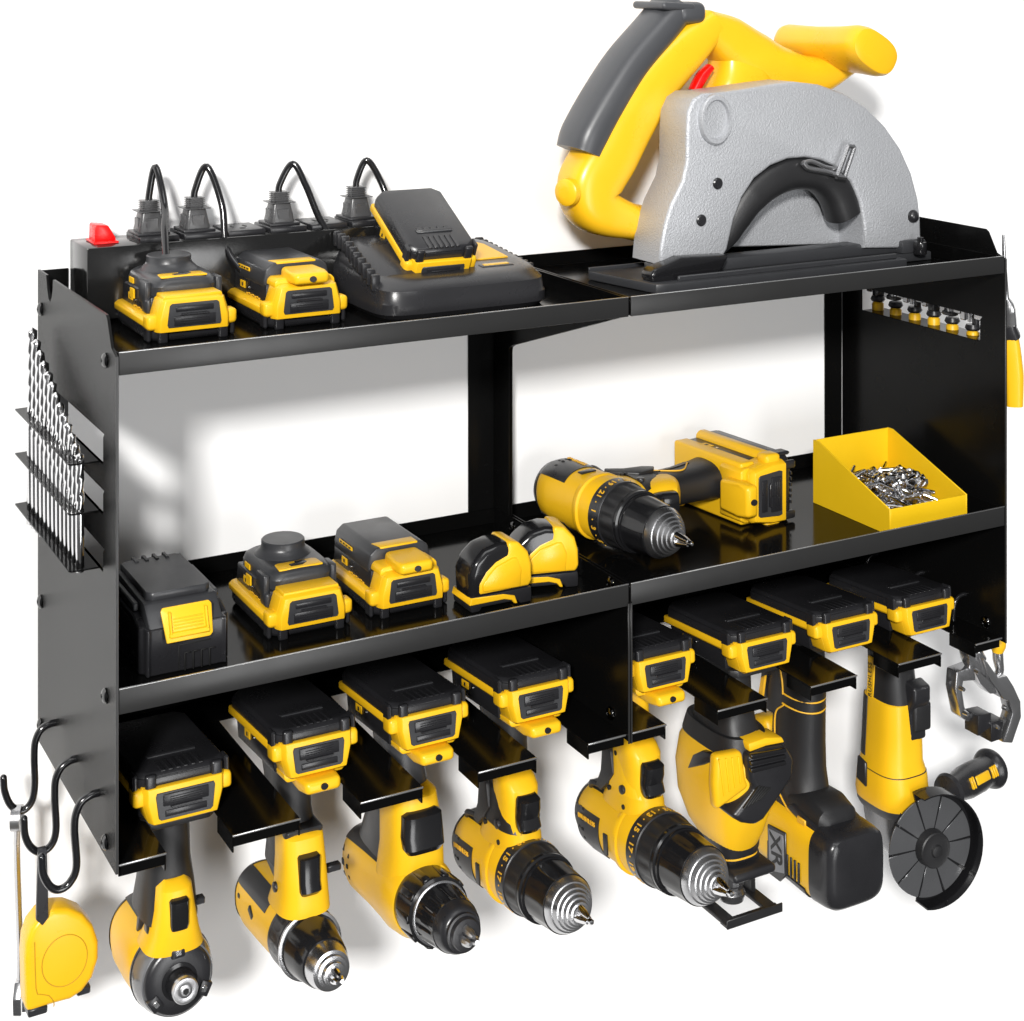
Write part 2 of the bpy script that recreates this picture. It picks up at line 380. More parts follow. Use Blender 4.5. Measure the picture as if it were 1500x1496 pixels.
def adapter_round(root):
    root.scale = (.88, .88, .92)
    battery(root, Matrix.Identity(4), False, core=.040)
    b = B(); secs = []
    for z, hx, y0, y1, n in ((.030, .0310, -.032, .046, 5), (.050, .0315, -.036, .046, 5), (.056, .0300, -.0345, .045, 4.5), (.0595, .0265, -.031, .042, 3.6), (.0600, .020, -.024, .034, 3)):
        secs.append((z, 0, (y0+y1)/2, hx, (y1-y0)/2, n))
    bodyZ(b, secs, 44)
    for s in (-1, 1):
        rb(b, (s*.0315, -.020, .0440), (.0060, .020, .024), .002, 2); rb(b, (s*.0315, -.0265, .0300), (.0055, .016, .016), .003, 3)
        rb(b, (s*.0318, .015, .0430), (.003, .040, .003), .001, 1)
    h = obj('housing', kz(b), GRY, root)
    b = B(); bodyZ(b, [(.056, 0, .014, .0285, .0285, 2), (.0625, 0, .014, .0235, .0235, 2), (.0660, 0, .014, .0205, .0205, 2), (.0690, 0, .014, .0195, .0195, 2), (.0745, 0, .014, .0195, .0195, 2), (.0757, 0, .014, .0186, .0186, 2)], 48)
    obj('turret', kz(b), GRY, h)
    b = B(); prism(b, [(-.0205, -.0310), (.0205, -.0310), (.0195, -.0165), (.016, -.0145), (-.016, -.0145), (-.0195, -.0165)], 'z', .0586, .0606, .0006, 2, poly2=None); obj('top_badge', kz(b), YEL, h)
    b = B(); prism(b, [(-.008, -.0270), (.003, -.0270), (.009, -.0215), (.008, -.0165), (-.001, -.0165), (-.002, -.0205), (-.008, -.0215)], 'z', .0604, .0612, .0002, 1); obj('badge_mark', kz(b), BLK, h)
    for s in (-1, 1):
        b = B(); rb(b, (s*.0320, .018, .0490), (.0012, .013, .0065), .0004, 1); obj('side_badge', kz(b), YEL, h)
        b = B(); rb(b, (s*.0330, .012, .0360), (.0016, .0120, .0110), .0005, 1); obj('side_badge', kz(b), YEL, h)
    b = B(); prism(b, [(-.0290, .0415), (.0290, .0415), (.0280, .0455), (-.0280, .0455)], 'y', -.0550, -.034, .0010, 2); b.transform(Matrix.Diagonal((.90, 1, 1, 1))); obj('front_trim', kz(b), YEL, h)
def adapter_lamp(root):
    root.scale = (.88, .88, .94)
    battery(root, Matrix.Identity(4), False, core=.040)
    foot(root, Matrix.Identity(4))
    b = B(); prism(b, [(-.0305, .036), (.0305, .036), (.0310, .0440), (.0290, .0560), (.0225, .0625), (-.0225, .0625), (-.0290, .0560), (-.0310, .0440)], 'y', -.030, .050, .0020, 3); h = obj('housing', kz(b), GRY, root)
    for s in (-1, 1): b = B(); rb(b, (s*.0308, .022, .0490), (.0010, .030, .0042), .0003, 1); obj('side_stripe', kz(b), YEL, h)
    b = B()
    for s in (-1, 1):
        for k in range(4): rb(b, (s*.0313, .012+k*.0068, .0492), (.0009, .0036, .0018), .0002, 1)
    obj('stripe_mark', kz(b), BLK, h)
    b = B(); prism(b, [(-.019, -.0300), (.018, -.0300), (.018, -.016), (-.022, -.016)], 'z', .0605, .0630, .0006, 2); obj('top_trim', kz(b), YEL, h)
aA = thing('battery_adapter', 'black and yellow pack with round grey turret on top shelf, left end', 'battery adapter', (.0790, -.1030, FLOOR_T), 'battery adapters with a round turret'); adapter_round(aA)
aB = thing('battery_adapter', 'yellow pack with lamp nose on top shelf, beside the charger', 'battery adapter', (.1715, -.0985, FLOOR_T), 'battery adapters with a lamp nose'); adapter_lamp(aB)
dup(aA, (.1680, -.1160, FLOOR_M), (0, 0, 0), 'black and yellow pack with round grey turret on middle shelf, beside all-black battery')
dup(aB, (.2530, -.1140, FLOOR_M), (0, 0, 0), 'yellow pack with lamp nose on middle shelf, left of the small tape measures')
# ------------------------------------------------------------------ drills
def torque_numbers(r, y, cz, labels, a0, step, size):
    b = B()
    for i, s in enumerate(labels):
        a = R_(a0+i*step)
        n = Vector((math.cos(a), 0, math.sin(a))); t = Vector((-math.sin(a), 0, math.cos(a)))
        M = MF(Vector((0, y, cz))+n*r, t, Vector((0, -1, 0)) if t.cross(Vector((0, -1, 0))).dot(n) > 0 else Vector((0, 1, 0)))
        merge(b, text(s, size, M, .0002, bold=.0002))
        a2 = a+R_(step/2); n = Vector((math.cos(a2), 0, math.sin(a2))); p = Vector((0, y, cz))+n*(r-.0003)
        cyl(b, p, p+n*.0006, .0008, N=10)
    return b
def fluted(bm, y0, y1, cz, r0, r1, nf=12, depth=.0012, N=96, ends=.0015):
    rs = []
    for k in range(9):
        t = k/8; y = y0+(y1-y0)*t; r = r0+(r1-r0)*t
        d = depth*math.sin(math.pi*min(1, max(0, t)))**.35 if 0 < k < 8 else 0
        rs.append([Vector(((r-d*max(0, math.cos(nf*2*math.pi*i/N))**.6)*math.cos(2*math.pi*i/N), y, cz+(r-d*max(0, math.cos(nf*2*math.pi*i/N))**.6)*math.sin(2*math.pi*i/N))) for i in range(N)])
    return rings(bm, rs)
HB = Matrix.Translation((.0045, -.1265, .0430)) @ Matrix.Rotation(R_(-4), 4, 'X') @ FLIP @ Matrix.Diagonal((.88, .98, 1, 1))     # hanging battery frame
CZ = -.118
def handle(bm, secs, N=28):
    "secs: (y, z, half x, half y, exponent)"
    return rings(bm, [sup((0, s[0], s[1]), (1, 0, 0), (0, 1, 0), s[2], s[3], s[4], N) for s in secs])
def pitched(root, a, piv, k=1.0, off=(0, 0, 0)): return Matrix.Translation(Vector(piv)+Vector(off)) @ Matrix.Rotation(-a, 4, 'X') @ Matrix.Scale(k, 4) @ Matrix.Translation(-Vector(piv))
def trig(b, k=1.0, kx=1.0, c=(0, -.168, -.066)):
    b.transform(Matrix.Translation(c) @ Matrix.Diagonal((kx, k if k != 1 else 1, k, 1)) @ Matrix.Translation((-c[0], -c[1], -c[2]))); return b
def drill_stepped(root, yellow_grip=False, P=None):
    P = P or pitched(root, R_(6.0), Vector((0, -.14, CZ)), .82, (0, -.0225, -.0016))
    def add(nm, b, m, par=root, lab=None): b.transform(P); return obj(nm, b, m, par, lab)
    battery(root, HB); foot(root, HB)
    # grip
    hs = [(-.128, .008, .0175, .026, 2.6), (-.131, -.010, .0160, .0225, 2.5), (-.135, -.030, .0155, .0200, 2.4), (-.139, -.050, .0160, .0205, 2.4), (-.141, -.068, .0175, .0250, 2.6), (-.141, -.085, .0190, .0320, 2.8)]
    b = B(); handle(b, hs); g = obj('grip', b, YEL if yellow_grip else RUB, root)
    b = B()
    patch(b, [(z, 0, y, a, c, n) for y, z, a, c, n in hs[1:]], 172, 100, .0008, 'z', 10); patch(b, [(z, 0, y, a, c, n) for y, z, a, c, n in hs[1:]], 80, 8, .0008, 'z', 10)
    obj('grip_inlay', b, RUB, g)
    for s in (-1, 1):
        b = B(); tube(b, [(s*.0164, -.126, -.012), (s*.0160, -.141, -.028), (s*.0163, -.134, -.047), (s*.0174, -.124, -.066)], .0007, 8); obj('piping', b, YINK, g)
    # housing
    H = [(-.040, CZ, .012, .012, 2), (-.0405, CZ, .022, .022, 2.1), (-.044, CZ, .0285, .0285, 2.2), (-.052, CZ, .0325, .0325, 2.2), (-.070, CZ, .0340, .0340, 2.2), (-.095, CZ, .0335, .0335, 2.2), (-.120, CZ, .0330, .0340, 2.2), (-.145, CZ, .0335, .0335, 2.1), (-.1475, CZ, .0325, .0325, 2)]
    b = B(); bodyY(b, H, 48); h = add('housing', b, YEL)
    for q in ((-52, 22), (158, 232)): b = B(); patch(b, H[2:6], q[0], q[1], .0009); add('side_cover', b, BLK, h)
    b = B(); patch(b, [(y, c, a, d, n) for y, c, a, d, n in H[3:7]], 60, 120, .0010); add('spine', b, BLK, h)
    b = B(); bodyY(b, [(-.0385, CZ, .020, .020, 2), (-.0395, CZ, .0285, .0285, 2), (-.0445, CZ, .0300, .0300, 2.1)], 36); add('rear_cap', b, BLK, h)
    b = B()
    for s in (-1, 1):
        for i in range(4):
            for j in range(3):
                a = R_(-26+i*16); n = Vector((s*math.cos(a), 0, math.sin(a))); t = Vector((-n.z, 0, n.x)); rr = (.0322, .0338, .0350)[j]
                rb(b, Vector((0, -.0515-j*.0065, CZ))+n*rr, (.0028, .0040, .0012), .0004, 1, M=MF((0, 0, 0), t, (0, 1, 0)))
    add('vents', b, HOLE, h)
    b = B()
    merge(b, text('BRUSHLESS', .0066, MF(Vector((-.0350, -.074, CZ+.006)), (0, -1, 0), (0, 0, 1)), .0004))
    add('lettering', b, YINK, h)
    b = B(); rb(b, (-.0338, -.108, CZ-.006), (.0020, .0075, .0200), .0008, 2); add('speed_switch', b, BLK, h)
    b = B(); bodyY(b, [(-.1200, CZ-.001, .0336, .0346, 2.2), (-.1215, CZ-.001, .0350, .0355, 2.2), (-.1270, CZ-.001, .0350, .0355, 2.2), (-.1285, CZ, .0336, .0340, 2.2)], 48); add('seam_band', b, YEL, h)
    # trigger bridge
    b = B(); bodyZ(b, [(-.040, 0, -.1440, .0130, .0120, 2.4), (-.046, 0, -.1470, .0158, .0175, 2.5), (-.052, 0, -.1500, .0168, .0200, 2.6), (-.064, 0, -.1490, .0165, .0215, 2.6), (-.078, 0, -.1470, .0168, .0240, 2.6), (-.090, 0, -.1460, .0185, .0285, 2.8), (-.102, 0, -.1430, .0200, .0330, 2.8)], 40); obj('trigger_guard', b, YEL, root)
    b = B(); rings(b, [sup((0, -.1690, -.0530), (1, 0, 0), (0, 1, 0), .0080, .0045, 3, 24), sup((0, -.1725, -.0560), (1, 0, 0), (0, 1, 0), .0098, .0085, 3, 24), sup((0, -.1720, -.0650), (1, 0, 0), (0, 1, 0), .0100, .0090, 3, 24), sup((0, -.1700, -.0720), (1, 0, 0), (0, 1, 0), .0100, .0085, 3, 24), sup((0, -.1735, -.0800), (1, 0, 0), (0, 1, 0), .0100, .0090, 3, 24), sup((0, -.1730, -.0840), (1, 0, 0), (0, 1, 0), .0085, .0060, 3, 24)])
    obj('trigger', trig(b, 0.9, 1), BLKG, root)
    b = B()
    for s in (-1, 1): cyl(b, (s*.0150, -.1520, -.0830), (s*.0200, -.1520, -.0830), .0042, b=.0008)
    obj('direction_button', trig(b, 0.9, 1), BLK, root)
    for yy, zz, xx in ((-.1330, -.0880, -.0192), (-.1560, -.0950, -.0190), (-.1400, -.0560, -.0164)): b = B(); cyl(b, (xx+.002, yy, zz), (xx-.0004, yy, zz), .0021, N=14); obj('housing_screw', b, HOLE, root)
    b = B(); prism(b, [(-.128, -.050), (-.136, -.056), (-.140, -.074), (-.133, -.083), (-.120, -.096), (-.112, -.094), (-.120, -.078), (-.122, -.060)], 'x', -.0120, -.0196, .0012, 2); obj('side_inset', b, RUB, root)
    for s in (-1, 1):
        b = B(); tube(b, [(s*.018, -.058, CZ+.031), (s*.020, -.064, CZ+.0365), (s*.017, -.080, CZ+.0375)], .0030, 8); add('belt_clip', b, BLK, h)
    # torque ring, collar, chuck
    b = B(); lathe(b, [(.1470, .0340), (.1478, .0352), (.1640, .0352), (.1652, .0335)], Matrix.Translation((0, 0, CZ)), 60); tr = add('torque_ring', b, BLK)
    b = torque_numbers(.0354, -.1560, CZ, ['13', '15', '17', '19', '21', '1', '3', '5', '7', '9', '11', '13'], 105, 30, .0098); add('torque_numbers', b, YINK, tr)
    b = B(); fluted(b, -.1650, -.1860, CZ, .0340, .0325, 14, .0015); add('collar', b, RUB)
    b = B(); lathe(b, [(.1855, .0300), (.1868, .0322), (.1905, .0322), (.1915, .0300), (.1925, .0296), (.1945, .0296), (.1955, .0305)], Matrix.Translation((0, 0, CZ)), 60); add('collar_ring', b, BLKG)
    b = B(); fluted(b, -.1955, -.2290, CZ, .0292, .0270, 10, .0007); ck = add('chuck_sleeve', b, BLKG)
    b = B(); lathe(b, [(.2288, .0255), (.2296, .0260), (.2310, .0258), (.2370, .0226), (.2374, .0214), (.2420, .0192), (.2424, .0178), (.2455, .0162), (.2459, .0146), (.2490, .0130), (.2494, .0114), (.2525, .0100), (.2528, .0078), (.2545, .0070)], Matrix.Translation((0, 0, CZ)), 60); add('chuck_nose', b, STL, ck, None)
    b = B()
    for k in range(3):
        a = R_(90+120*k); n = Vector((math.cos(a), 0, math.sin(a)))
        tube(b, [Vector((0, -.2500, CZ))+n*.0050, Vector((0, -.2620, CZ))+n*.0030, Vector((0, -.2690, CZ))+n*.0020], [.0042, .0034, .0020], 10, smooth=False)
    lathe(b, [(.2500, .0030), (.2735, .0026), (.2750, .0014)], Matrix.Translation((0, 0, CZ)), 16); add('jaws', b, CHR, ck)
tip4 = thing('cordless_drill', 'cordless drill with black grip and stepped silver chuck, fourth from left hanging', 'cordless drill', (.3530, 0, 0), 'cordless drills with stepped steel chucks'); drill_stepped(tip4)
d5 = thing('cordless_drill', 'cordless drill with yellow grip hanging just right of the centre divider', 'cordless drill', (.4735, 0, 0), 'cordless drills with stepped steel chucks'); drill_stepped(d5, True, pitched(d5, R_(5.0), Vector((0, -.14, CZ)), .86, (0, -.031, -.004)))
lay = dup(tip4, (.589, .052, .1430), (0, R_(90), 0), 'cordless drill lying on its side on the middle shelf', 'cordless drills with stepped steel chucks')
b = B(); prism(b, [(-.0322, .0300), (.0322, .0300), (.0322, .0452), (-.0322, .0452)], 'y', -.045, .0520, .0025, 3); kz(b); b.transform(HB); o_ = obj('pack_housing', b, YEL, lay); o_.scale = (1, 1, 1.45); o_.location = (0, 0, .0015)
for c_ in kids(lay):
    if c_.name.startswith(('battery_pack', 'foot')): c_.scale = (1, 1, 1.45); c_.location = (0, 0, .0015)
# impact driver -----------------------------------------------------
def impact(root):
    P = pitched(root, R_(3.0), Vector((0, -.14, CZ)), .79, (0, -.0085, -.001))
    def add(nm, b, m, par=root): b.transform(P); return obj(nm, b, m, par)
    HB1 = Matrix.Translation((0, -.1335, .0385)) @ Matrix.Rotation(R_(-3), 4, 'X') @ FLIP @ Matrix.Diagonal((.93, 1, 1, 1))
    battery(root, HB1)
    b = B(); prism(b, octo(.0300, -.045, .030, .006), 'z', .0440, .0545, .0015, 2); kz(b); b.transform(HB1); obj('foot', b, RUB, root)
    b = B(); handle(b, [(-.138, .002, .0180, .0240, 2.6), (-.141, -.016, .0175, .0215, 2.4), (-.143, -.040, .0180, .0215, 2.3), (-.144, -.058, .0200, .0250, 2.4), (-.142, -.080, .0215, .0330, 2.6)]); obj('grip', b, RUB, root)
    H = [(-.058, CZ, .016, .016, 2), (-.0595, CZ, .0260, .0260, 2.1), (-.064, CZ, .0335, .0335, 2.2), (-.080, CZ, .0365, .0365, 2.3), (-.110, CZ, .0370, .0370, 2.3), (-.140, CZ, .0365, .0365, 2.2), (-.1500, CZ, .0350, .0350, 2.1)]
    b = B(); bodyY(b, H, 48); h = add('housing', b, YEL)
    b = B(); bodyY(b, [(-.0570, CZ, .022, .022, 2), (-.0580, CZ, .0320, .0320, 2.1), (-.0640, CZ, .0345, .0345, 2.2), (-.0665, CZ, .0350, .0350, 2.2)], 40); add('rear_cap', b, BLK, h)
    b = B(); patch(b, H[2:5], 62, 118, .0022); add('spine', b, GRY, h)
    b = B(); bodyZ(b, [(-.048, 0, -.1560, .0120, .0135, 2.6), (-.053, 0, -.1590, .0175, .0175, 2.8), (-.068, 0, -.1600, .0200, .0190, 3), (-.086, 0, -.1600, .0245, .0200, 3), (-.098, 0, -.1560, .0300, .0220, 3)], 36); obj('trigger_guard', trig(b, 1, 0.75), YEL, root)
    b = B()
    for s in (-1, 1):
        prism(b, [(-.150, -.050), (-.138, -.060), (-.134, -.078), (-.126, -.094), (-.122, -.092), (-.128, -.074), (-.132, -.056), (-.142, -.046)], 'x', s*.0185, s*.0245, .001, 1)
    add('side_trim', b, GRY, h)
    b = B(); rings(b, [sup((0, -.1755, -.0530), (1, 0, 0), (0, 1, 0), .0080, .0045, 4, 24), sup((0, -.1795, -.0560), (1, 0, 0), (0, 1, 0), .0100, .0090, 4, 24), sup((0, -.1790, -.0800), (1, 0, 0), (0, 1, 0), .0100, .0100, 4, 24), sup((0, -.1800, -.0850), (1, 0, 0), (0, 1, 0), .0090, .0070, 4, 24)])
    obj('trigger', trig(b, 0.7, 0.7), BLKG, root)
    b = B(); rb(b, (.0275, -.1560, -.0750), (.0130, .0070, .0060), .0010, 1); obj('direction_button', trig(b, .9, .75), BLK, root); b = B(); rb(b, (-.0225, -.1580, -.0850), (.0070, .0085, .0080), .0012, 1); obj('lock_button', trig(b, .9, .75), BLK, root)
    b = B(); lathe(b, [(.1490, .0355), (.1500, .0375), (.1560, .0378), (.1640, .0365), (.1720, .0335), (.1725, .0310)], Matrix.Translation((0, 0, CZ)), 60); sl = add('sleeve', b, SMK)
    b = B(); lathe(b, [(.1485, .0362), (.1490, .0384), (.1520, .0386), (.1525, .0370)], Matrix.Translation((0, 0, CZ)), 48); add('sleeve_ring', b, BLK, sl)
    b = B(); lathe(b, [(.1690, .0290), (.1695, .0322), (.1735, .0320), (.1760, .0300), (.1772, .0272), (.1780, .0220), (.1784, .0160)], Matrix.Translation((0, 0, CZ)), 60)
    for k in range(3):
        a = R_(92+120*k); n = Vector((math.cos(a), 0, math.sin(a))); t = Vector((-math.sin(a), 0, math.cos(a)))
        rb(b, Vector((0, -.1705, CZ))+n*.0268, (.0130, .0180, .0110), .0012, 2, M=MF((0, 0, 0), t, (0, 1, 0)))
    nr = add('nose_ring', b, BLK)
    b = B()
    for k in range(3):
        a = R_(92+120*k); n = Vector((math.cos(a), 0, math.sin(a))); t = Vector((-math.sin(a), 0, math.cos(a)))
        rb(b, Vector((0, -.1797, CZ))+n*.0262, (.0058, .0012, .0048), .0004, 1, M=MF((0, 0, 0), t, (0, 1, 0)))
    add('lamp', b, CHR, nr)
    b = B(); lathe(b, [(.1760, .0160), (.1762, .0168), (.1790, .0168), (.1800, .0138), (.1900, .0130), (.1920, .0128)], Matrix.Translation((0, 0, CZ)), 40); add('collet', b, BLKG, nr)
    b = B(); lathe(b, [(.1900, .0110), (.1905, .0120), (.1960, .0120), (.1972, .0112), (.1976, .0080), (.1972, .0060), (.1978, .0050), (.1978, .0030)], Matrix.Translation((0, 0, CZ)), 40); cc = add('anvil', b, STL, nr)
    b = B(); cyl(b, (0, -.1970, CZ), (0, -.1982, CZ), .0030, N=6); add('hex_socket', b, HOLE, cc)
imp = thing('impact_driver', 'short-nosed yellow impact driver hanging at the left end of the rack', 'impact driver', (.0600, 0, 0)); impact(imp)
# slim drill with silver chuck ----------------------------------------
def drill_slim(root):
    P = pitched(root, R_(4.0), Vector((0, -.14, CZ)), .80, (0, -.016, -.003))
    def add(nm, b, m, par=root): b.transform(P); return obj(nm, b, m, par)
    battery(root, HB); foot(root, HB)
    b = B(); handle(b, [(-.128, .008, .0175, .026, 2.6), (-.131, -.010, .0160, .0225, 2.5), (-.136, -.030, .0155, .0205, 2.4), (-.141, -.045, .0165, .0215, 2.6), (-.141, -.070, .0175, .0260, 2.6)]); obj('grip', b, RUB, root)
    b = B(); prism(b, [(-.170, -.036), (-.130, -.036), (-.120, -.075), (-.150, -.085)], 'x', -.0155, .0155, .003, 3); obj('grip_collar', b, GRY, root)
    H = [(-.036, CZ, .012, .012, 2), (-.037, CZ, .0230, .0230, 2.1), (-.042, CZ, .0290, .0290, 2.3), (-.058, CZ, .0310, .0310, 2.4), (-.090, CZ, .0305, .0305, 2.4), (-.120, CZ, .0300, .0300, 2.3), (-.140, CZ, .0290, .0290, 2.2)]
    b = B(); bodyY(b, H, 48); h = add('housing', b, YEL)
    b = B(); bodyY(b, [(-.0350, CZ, .021, .021, 2), (-.0360, CZ, .0280, .0280, 2.1), (-.0420, CZ, .0300, .0300, 2.3)], 40); add('rear_cap', b, BLK, h)
    for q in ((40, 72), (108, 150)): b = B(); patch(b, H[2:6], q[0], q[1], .0010); add('side_cover', b, GRY, h)
    b = B()
    for s in (-1, 1):
        rb(b, (s*.0300, -.056, CZ+.008), (.0022, .0060, .0045), .0008, 1); rb(b, (s*.0300, -.090, CZ+.006), (.0030, .0120, .0070), .001, 1, M=Matrix.Rotation(R_(35), 4, 'X'))
    add('vents', b, BLK, h)
    b = B(); bodyZ(b, [(-.038, 0, -.1520, .0150, .0150, 3.5), (-.042, 0, -.1560, .0165, .0170, 3.5), (-.060, 0, -.1590, .0175, .0175, 3.5), (-.080, 0, -.1600, .0190, .0200, 3), (-.097, 0, -.1560, .0210, .0250, 3)], 36); obj('trigger_guard', trig(b, 1, 1), YEL, root)
    b = B(); rings(b, [sup((0, -.1730, -.0480), (1, 0, 0), (0, 1, 0), .0085, .0060, 4, 24), sup((0, -.1765, -.0500), (1, 0, 0), (0, 1, 0), .0100, .0090, 4, 24), sup((0, -.1765, -.0720), (1, 0, 0), (0, 1, 0), .0100, .0095, 4, 24), sup((0, -.1790, -.0800), (1, 0, 0), (0, 1, 0), .0100, .0095, 4, 24), sup((0, -.1780, -.0840), (1, 0, 0), (0, 1, 0), .0085, .0070, 4, 24)])
    obj('trigger', trig(b, 0.8, 0.85), BLKG, root)
    b = B(); cyl(b, (-.0150, -.1560, -.0820), (-.0210, -.1560, -.0820), .0042, b=.0008); rb(b, (.0260, -.1600, -.0760), (.0120, .0075, .0060), .0010, 1); obj('direction_button', trig(b, 0.9, 1), BLK, root)
    b = B(); lathe(b, [(.1380, .0295), (.1390, .0315), (.1550, .0315), (.1600, .0305), (.1640, .0305), (.1700, .0290)], Matrix.Translation((0, 0, CZ)), 48)
    fluted(b, -.1430, -.1640, CZ, .0318, .0312, 22, .0010); add('torque_ring', b, BLK)
    b = B(); lathe(b, [(.1655, .0290), (.1660, .0312), (.1675, .0318), (.1695, .0316), (.1700, .0292)], Matrix.Translation((0, 0, CZ)), 60); add('collar_ring', b, STL)
    b = B(); lathe(b, [(.1690, .0285), (.1760, .0280), (.1900, .0252), (.2060, .0226), (.2075, .0212)], Matrix.Translation((0, 0, CZ)), 60); ck = add('chuck_sleeve', b, BLKG)
    b = B(); lathe(b, [(.2060, .0200), (.2066, .0210), (.2140, .0202), (.2215, .0178), (.2222, .0150), (.2250, .0142), (.2254, .0112), (.2295, .0102), (.2299, .0070)], Matrix.Translation((0, 0, CZ)), 60); add('chuck_nose', b, STL, ck)
    b = B()
    for k in range(3):
        a = R_(90+120*k); n = Vector((math.cos(a), 0, math.sin(a)))
        tube(b, [Vector((0, -.2270, CZ))+n*.0045, Vector((0, -.2370, CZ))+n*.0034, Vector((0, -.2410, CZ))+n*.0028], [.0036, .0030, .0016], 8, smooth=False)
    add('jaws', b, CHR, ck)
d2 = thing('cordless_drill', 'cordless drill with slim black chuck and wide silver nose ring, second from left hanging', 'cordless drill', (.1610, 0, 0)); drill_slim(d2)
# screwdriver-drill with all black chuck ---------------------------------
def drill_black(root):
    P = pitched(root, R_(7.0), Vector((0, -.14, CZ)), .87, (0, -.0265, .0066))
    def add(nm, b, m, par=root): b.transform(P); return obj(nm, b, m, par)
    battery(root, HB); foot(root, HB)
    b = B(); handle(b, [(-.128, .008, .0175, .026, 2.6), (-.131, -.010, .0170, .0225, 2.5), (-.134, -.030, .0190, .0250, 2.8), (-.132, -.060, .0200, .0320, 3), (-.125, -.092, .0210, .0420, 3)]); obj('grip', b, GRY, root)
    H = [(-.022, CZ, .010, .010, 2), (-.0225, CZ, .0200, .0210, 2.1), (-.028, CZ, .0260, .0280, 2.3), (-.040, CZ, .0285, .0310, 2.4), (-.080, CZ, .0290, .0320, 2.4), (-.110, CZ-.001, .0300, .0340, 2.3), (-.128, CZ-.001, .0325, .0350, 2.2), (-.150, CZ, .0330, .0340, 2.1), (-.156, CZ, .0310, .0320, 2)]
    b = B(); bodyY(b, H, 48); h = add('housing', b, YEL)
    b = B(); patch(b, H[1:6], 40, 140, .0010); add('spine', b, BLK, h)
    b = B()
    for s in (-1, 1):
        for i in range(3):
            a = R_(-24+i*24); n = Vector((s*.0268*math.cos(a), 0, .0290*math.sin(a))); t = Vector((-n.z, 0, n.x)).normalized()
            rb(b, Vector((0, -.034, CZ))+n, (.0064, .0085, .0024), .0012, 2, M=MF((0, 0, 0), t, (0, 1, 0)))
        for i in range(5):
            a = R_(-36+i*18); n = Vector((s*.0288*math.cos(a), 0, .0314*math.sin(a))); t = Vector((-n.z, 0, n.x)).normalized()
            rb(b, Vector((0, -.046-(i % 2)*.002, CZ))+n, (.0040, .0034, .0014), .0004, 1, M=MF((0, 0, 0), t, (0, 1, 0)))
    add('vents', b, HOLE, h)
    b = B(); bodyZ(b, [(-.030, 0, -.1500, .0150, .0150, 3), (-.034, 0, -.1520, .0195, .0200, 3), (-.050, 0, -.1530, .0215, .0235, 3), (-.075, 0, -.1560, .0225, .0250, 3), (-.105, 0, -.1530, .0250, .0260, 3)], 40); obj('trigger_guard', trig(b, 1, 1), YEL, root)
    b = B(); rings(b, [sup((0, -.1720, -.0370), (1, 0, 0), (0, 1, 0), .0120, .0060, 4, 28), sup((0, -.1750, -.0400), (1, 0, 0), (0, 1, 0), .0160, .0095, 4, 28), sup((0, -.1755, -.0580), (1, 0, 0), (0, 1, 0), .0175, .0095, 4, 28), sup((0, -.1790, -.0680), (1, 0, 0), (0, 1, 0), .0170, .0090, 4, 28), sup((0, -.1780, -.0730), (1, 0, 0), (0, 1, 0), .0140, .0075, 4, 28)])
    obj('trigger', trig(b, 0.84, 1), BLKG, root)
    b = B(); lathe(b, [(.1540, .0290), (.1560, .0302), (.1620, .0304), (.1850, .0290), (.1870, .0265)], Matrix.Translation((0, 0, CZ)), 48)
    for k in range(10):
        a = R_(36*k); n = Vector((math.cos(a), 0, math.sin(a))); t = Vector((-math.sin(a), 0, math.cos(a)))
        rb(b, Vector((0, -.1720, CZ))+n*.0294, (.0070, .0240, .0030), .0012, 2, M=MF((0, 0, 0), t, (0, 1, 0)))
    add('torque_ring', b, BLKG)
    b = B(); lathe(b, [(.1850, .0250), (.1858, .0268), (.1885, .0268), (.1893, .0250)], Matrix.Translation((0, 0, CZ)), 60); add('collar_ring', b, STL)
    b = B(); fluted(b, -.1900, -.2180, CZ, .0252, .0222, 12, .0016); ck = add('chuck_sleeve', b, BLKG)
    b = B(); lathe(b, [(.2175, .0218), (.2260, .0200), (.2310, .0176), (.2318, .0160), (.2350, .0158), (.2354, .0140), (.2395, .0128), (.2400, .0090)], Matrix.Translation((0, 0, CZ)), 60); add('chuck_nose', b, BLK, ck)
    b = B()
    for k in range(3):
        a = R_(90+120*k); n = Vector((math.cos(a), 0, math.sin(a)))
        tube(b, [Vector((0, -.2380, CZ))+n*.0050, Vector((0, -.2490, CZ))+n*.0040, Vector((0, -.2530, CZ))+n*.0034], [.0040, .0036, .0018], 8, smooth=False)
    add('jaws', b, STL, ck)
d3 = thing('cordless_drill', 'cordless drill with all-black fluted chuck and broad black trigger, third from left hanging', 'cordless drill', (.2560, 0, 0)); drill_black(d3)
